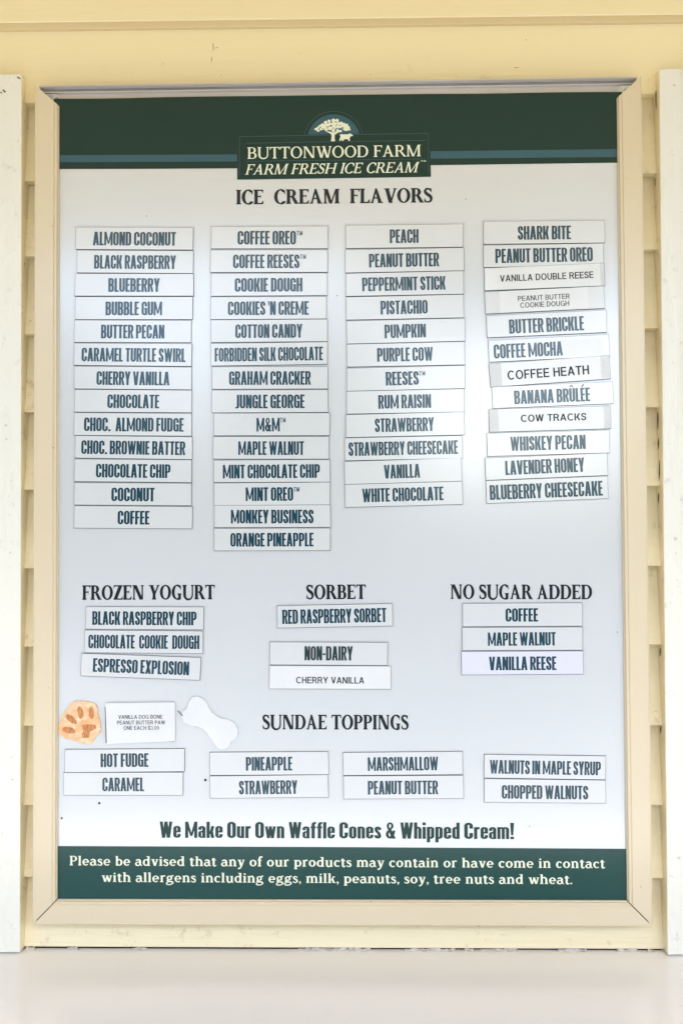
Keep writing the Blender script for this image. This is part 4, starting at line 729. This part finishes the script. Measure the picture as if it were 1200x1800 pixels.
pq('header_band', top[::-1]+BAND[3:][::-1] if False else BAND[3:]+top, .0039, 'green')
pq('header_stripe', STRIPE, .0038, 'blue')
(dx, dz), r1, r2 = DOME
half = lambda r, n=28: [(dx+r*math.cos(math.pi*k/n), dz+r*math.sin(math.pi*k/n)) for k in range(n+1)]
def arcring(name, ra, rb, y, m):
    A, B = half(ra), half(rb); n = len(A)
    return pp(link(name, [(p[0], y, p[1]) for p in A+B], [(i, i+1, n+i+1, n+i) for i in range(n-1)], m))
arcring('dome_outline', r2-.0005, r2, .00378, 'blueline')
pq('dome', half(r1), .0037, 'blue')
pq('name_plate', PLATE, .0036, 'green')
def lines(name, L, w, y, m):
    V, F = [], []
    for a, b in L:
        a, b = Vector(a), Vector(b); d = (b-a).normalized(); q = Vector((-d.y, d.x))*w/2; c = len(V)
        V += [(p[0], y, p[1]) for p in (a-q, b-q, b+q, a+q)]; F.append((c, c+1, c+2, c+3))
    return pp(link(name, V, F, m))
V_ = lines('plate_outline', PLATE_LINE[:1]+PLATE_LINE[3:], .0006, .00352, 'blueline'); [lines('plate_border', [q], .0005, .00348, 'blueline') for q in PLATE_LINE[1:3]]
circ = lambda x, z, r, n=7, ph=0: [(x+r*math.cos(ph+2*math.pi*k/n)*rnd.uniform(.85, 1.1), z+r*math.sin(ph+2*math.pi*k/n)*rnd.uniform(.75, 1.0)) for k in range(n)]
tree = fuse('tree_emblem', [circ(x, z, r*.95, 8, rnd.random()) for x, z, r in LEAVES]+[TRUNK[:4]+TRUNK[4:]], .0034, 'cream', None); pp(tree)
holes = [blob(LEAVES[i][0]+rnd.uniform(-.001, .001), LEAVES[i][1]-.0009, .0021, .0010, 10, 6) for i in (6, 8, 11, 15, 18, 22, 26, 3, 29)]
pp(fuse('leaf_gap', holes, .0033, 'blue', None))
pq('cow_emblem', COW, .0034, 'cream')
pq('footer_band', FOOT[::-1], .0039, 'green_foot')
ink = {'ink': 'ink', 'green': 'greenink', 'cream': 'cream'}
for t, font, c, x, z, a, cap, w, sl2 in TITLES:
    pp(text('lettering', font, t, cap, w, x, .0035 if z > 1.7 and c == 'cream' else .0038, z, a, ink[c], None, sl2))
# slivers of the header's lower line drawn a little darker than the plate in the photo are left to the gloss

# ---------------------------------------------------------------- magnetic name strips
places = {1: 'first flavor column', 2: 'second flavor column', 3: 'third flavor column', 4: 'fourth flavor column', 'y': 'frozen yogurt list', 's': 'sorbet list', 'n': 'no sugar added list',
          't1': 'leftmost toppings pair', 't2': 'second toppings pair', 't3': 'third toppings pair', 't4': 'rightmost toppings pair'}
ordn = ['top', 'second', 'third', 'fourth', 'fifth', 'sixth', 'seventh', 'eighth', 'ninth', 'tenth', 'eleventh', 'twelfth', 'thirteenth', 'bottom']
count = {}
BR = ('OREO', 'REESE', 'M&M', 'GEORGE')
for s in STRIPS:
    k = count.get(s['col'], 0); count[s['col']] = k+1
    zo = s.get('z_', rnd.choice((0, .05, .1, .3)))*.001
    plain = s['text'].replace('^', '').replace('`', '').replace('~', '').replace('  ', ' ')
    look = 'white paper-faced strip' if s.get('paper') else 'faintly violet strip' if s.get('violet') else 'white magnetic strip'
    if any(b in plain for b in BR): lab = '%s, %s one from the top in the %s' % (look, ordn[k] if k else 'first', places[s['col']])
    else: lab = '%s reading %s in the %s' % (look, plain.upper(), places[s['col']])
    if s.get('label'): lab = 'white strip with a taped cream slip reading PEANUT BUTTER COOKIE DOUGH'
    if plain == 'COFFEE MOCHA': lab = 'tilted white strip reading COFFEE MOCHA with grey residue at its right end'
    r = empty('name_strip', (s['x'], .0036, s['z']), (0, -s['a'], 0), label=lab, category='name strip', group='magnetic name strips on the menu board')
    w, h = s['w'], s['h']; j = lambda a: rnd.uniform(-a, a)
    fr = -.0006-zo; q = .00045
    # dark magnet underneath, a hair larger than the printed face
    c = [(-w/2+j(.0003), -h/2+j(.0002)), (w/2+j(.0003), -h/2+j(.0002)), (w/2+j(.0003), h/2+j(.0002)), (-w/2+j(.0003), h/2+j(.0002))]
    bend = j(.0005) if s['col'] in (4, 'y') else 0
    cu = lambda x, z: 0
    sheet('magnet', c, fr, 0, 'magnet', r)
    e = (.0004, .00055, .00045, .0004) if s['col'] not in (4,) else (.0003, .0005, .0004, .00035); e = tuple(a*.8 for a in e)
    f = [(c[0][0]+e[0], c[0][1]+e[1]), (c[1][0]-e[2], c[1][1]+e[1]), (c[2][0]-e[2], c[2][1]-e[3]), (c[3][0]+e[0], c[3][1]-e[3])]
    fm_ = 'paper' if s.get('paper') else 'violet' if s.get('violet') else 'strip'
    sheet('face', f, fr-.00022, fr-.00002, fm_, r)
    y = fr-.0003
    if s.get('smudge'):
        if s['smudge'] == 1: flat('residue', [(-w/2+.002, -h/2+.002), (w/2-.002, -h/2+.002), (w/2-.002, h/2-.002), (-w/2+.002, h/2-.002)], y+.00003, 'smudge', r)
        else: a, b = s['smudge']; flat('residue', [(a, -h/2+.004), (b, -h/2+.003), (b, h/2-.004), (a, h/2-.003)], y+.00003, 'smudge', r)
    if s.get('label'):
        a, b = s['label']; sheet('taped_slip', [(a, -h/2+.0005), (b, -h/2+.0007), (b-.0006, h/2-.0001), (a+.0006, h/2-.0008)], y-.00012, y, 'paper', r); y -= .0002
    m = 'printer' if s['t'][0][1].startswith('printer') else 'textdark' if s.get('dark') else 'text'
    for (t, font, tx, tz, cap, tw) in s['t']:
        text('lettering', font, t, cap, tw, tx, y, tz, 0, m, r)
    for a, b in s.get('tape', []):
        if (a, b) == (-.5, .5): continue
        sheet('clear_tape', [(a*w+.0003, -h/2-.0006), (b*w-.0003, -h/2-.0002), (b*w-.0003, h/2+.0006), (a*w+.0003, h/2+.0003)], y-.00012, y-.00004, 'tape', r)

# ---------------------------------------------------------------- paper things for the dog treats
def thing_at(name, pts, **pr):
    cx = sum(p[0] for p in pts)/len(pts); cz = min(p[1] for p in pts)
    r = empty(name, (cx, .0039, cz), **pr); return r, [(p[0]-cx, p[1]-cz) for p in pts]
r, L = thing_at('price_card', CARD, label='white price card for the dog treats, between the paper paw and the paper bone', category='card')
w = L[1][0]-L[0][0]
sheet('card', L[::-1], -.0021, -.0010, 'paper', r, rim='paper')
sheet('magnet', [(p[0]*.985, p[1]*.97+.001) for p in L[::-1]], -.00095, 0, 'magnet', r)
for t, x, z, tw in CARD_T: text('lettering', 'printer light', t, .0041, tw, x-r.location.x, -.00225, z-r.location.z, .004, 'printer', r)
sheet('lifted_edge_shadow', [(L[3][0]-.0012, L[3][1]+.001), (L[3][0]-.0001, L[3][1]+.001), (L[0][0]-.0001, L[0][1]-.004), (L[0][0]-.0007, L[0][1]-.004)], -.0019, -.0012, 'magnet', r)  # dark sliver painting the shadow beside the card's lifted left edge
sheet('lifted_corner_shadow', [(L[2][0]-.030, L[2][1]+.0002), (L[2][0]-.030, L[2][1]-.0001), (L[2][0]-.001, L[2][1]-.0006), (L[2][0]-.0005, L[2][1]+.0004)], -.0019, -.0012, 'magnet', r)  # same dark colour painted as shadow below the lifted card corner

r, L = thing_at('paper_paw', PAW, label='orange hand-coloured paper paw print cut-out at the left edge of the menu', category='paper cut-out')
sheet('cutout', L[::-1], -.0012, -.0004, 'paw', r, rim='pawdark')
def loc2(p): return (p[0]-r.location.x, p[1]-r.location.z)
for x, z, rx, rz, an in TOES:
    x, z = loc2((x, z)); a = math.radians(an); P_ = []
    for k in range(16):
        t = 2*math.pi*k/16; q = rnd.uniform(.9, 1.08); u, v = rx*q*math.cos(t), rz*q*math.sin(t); P_.append((x+u*math.cos(a)-v*math.sin(a), z+u*math.sin(a)+v*math.cos(a)))
    flat('toe_pad', P_, -.00135, 'pawdark', r)
PL = [loc2(p) for p in PAD]; fuse('main_pad', [PL], -.00135, 'pawdark', r)

r, L = thing_at('paper_bone', BONE, label='blank white paper dog bone cut-out right of the price card', category='paper cut-out')
bm = bmesh.new(); vs = [bm.verts.new((p[0], -.0016, p[1])) for p in L]; f = bm.faces.new(vs); bm.normal_update()
if f.normal.y > 0: f.normal_flip()
ex = bmesh.ops.extrude_face_region(bm, geom=[f]); bmesh.ops.translate(bm, verts=[v for v in ex['geom'] if isinstance(v, bmesh.types.BMVert)], vec=(0, .0011, 0)); bmesh.ops.recalc_face_normals(bm, faces=bm.faces)
me = bpy.data.meshes.new('cutout'); bm.to_mesh(me); me.materials.append(M['paper']); o = bpy.data.objects.new('cutout', me); COL.objects.link(o); o.parent = r
for p in BONE_DOT: a = loc2(p); flat('pin_mark', blob(*a, .0011, .0014, 0, 7), -.00172, 'smudge', r)
a = (L[0][0], L[0][1]); flat('lifted_corner_shadow', [(a[0]-.0028, a[1]+.0044), (a[0]-.0016, a[1]+.0046), (a[0]+.0030, a[1]-.0006), (a[0]+.0020, a[1]-.0010)], -.00175, 'magnet', r)  # dark patch painted as the shadow of the bone's lifted corner

# dirt specks stuck to the poster
V, F = [], []
for x, z, w in SPECKS:
    P_ = blob(x, z, w*1.9, w*2.3, 0, 8); c = len(V); V += [(p[0], .0037, p[1]) for p in P_]+[(x, .0031, z)]; n = 8; F += [(c+n, c+i, c+(i+1) % n) for i in range(n)]
pp(link('dirt_speck', V, F, 'speck', None, kind='stuff'))
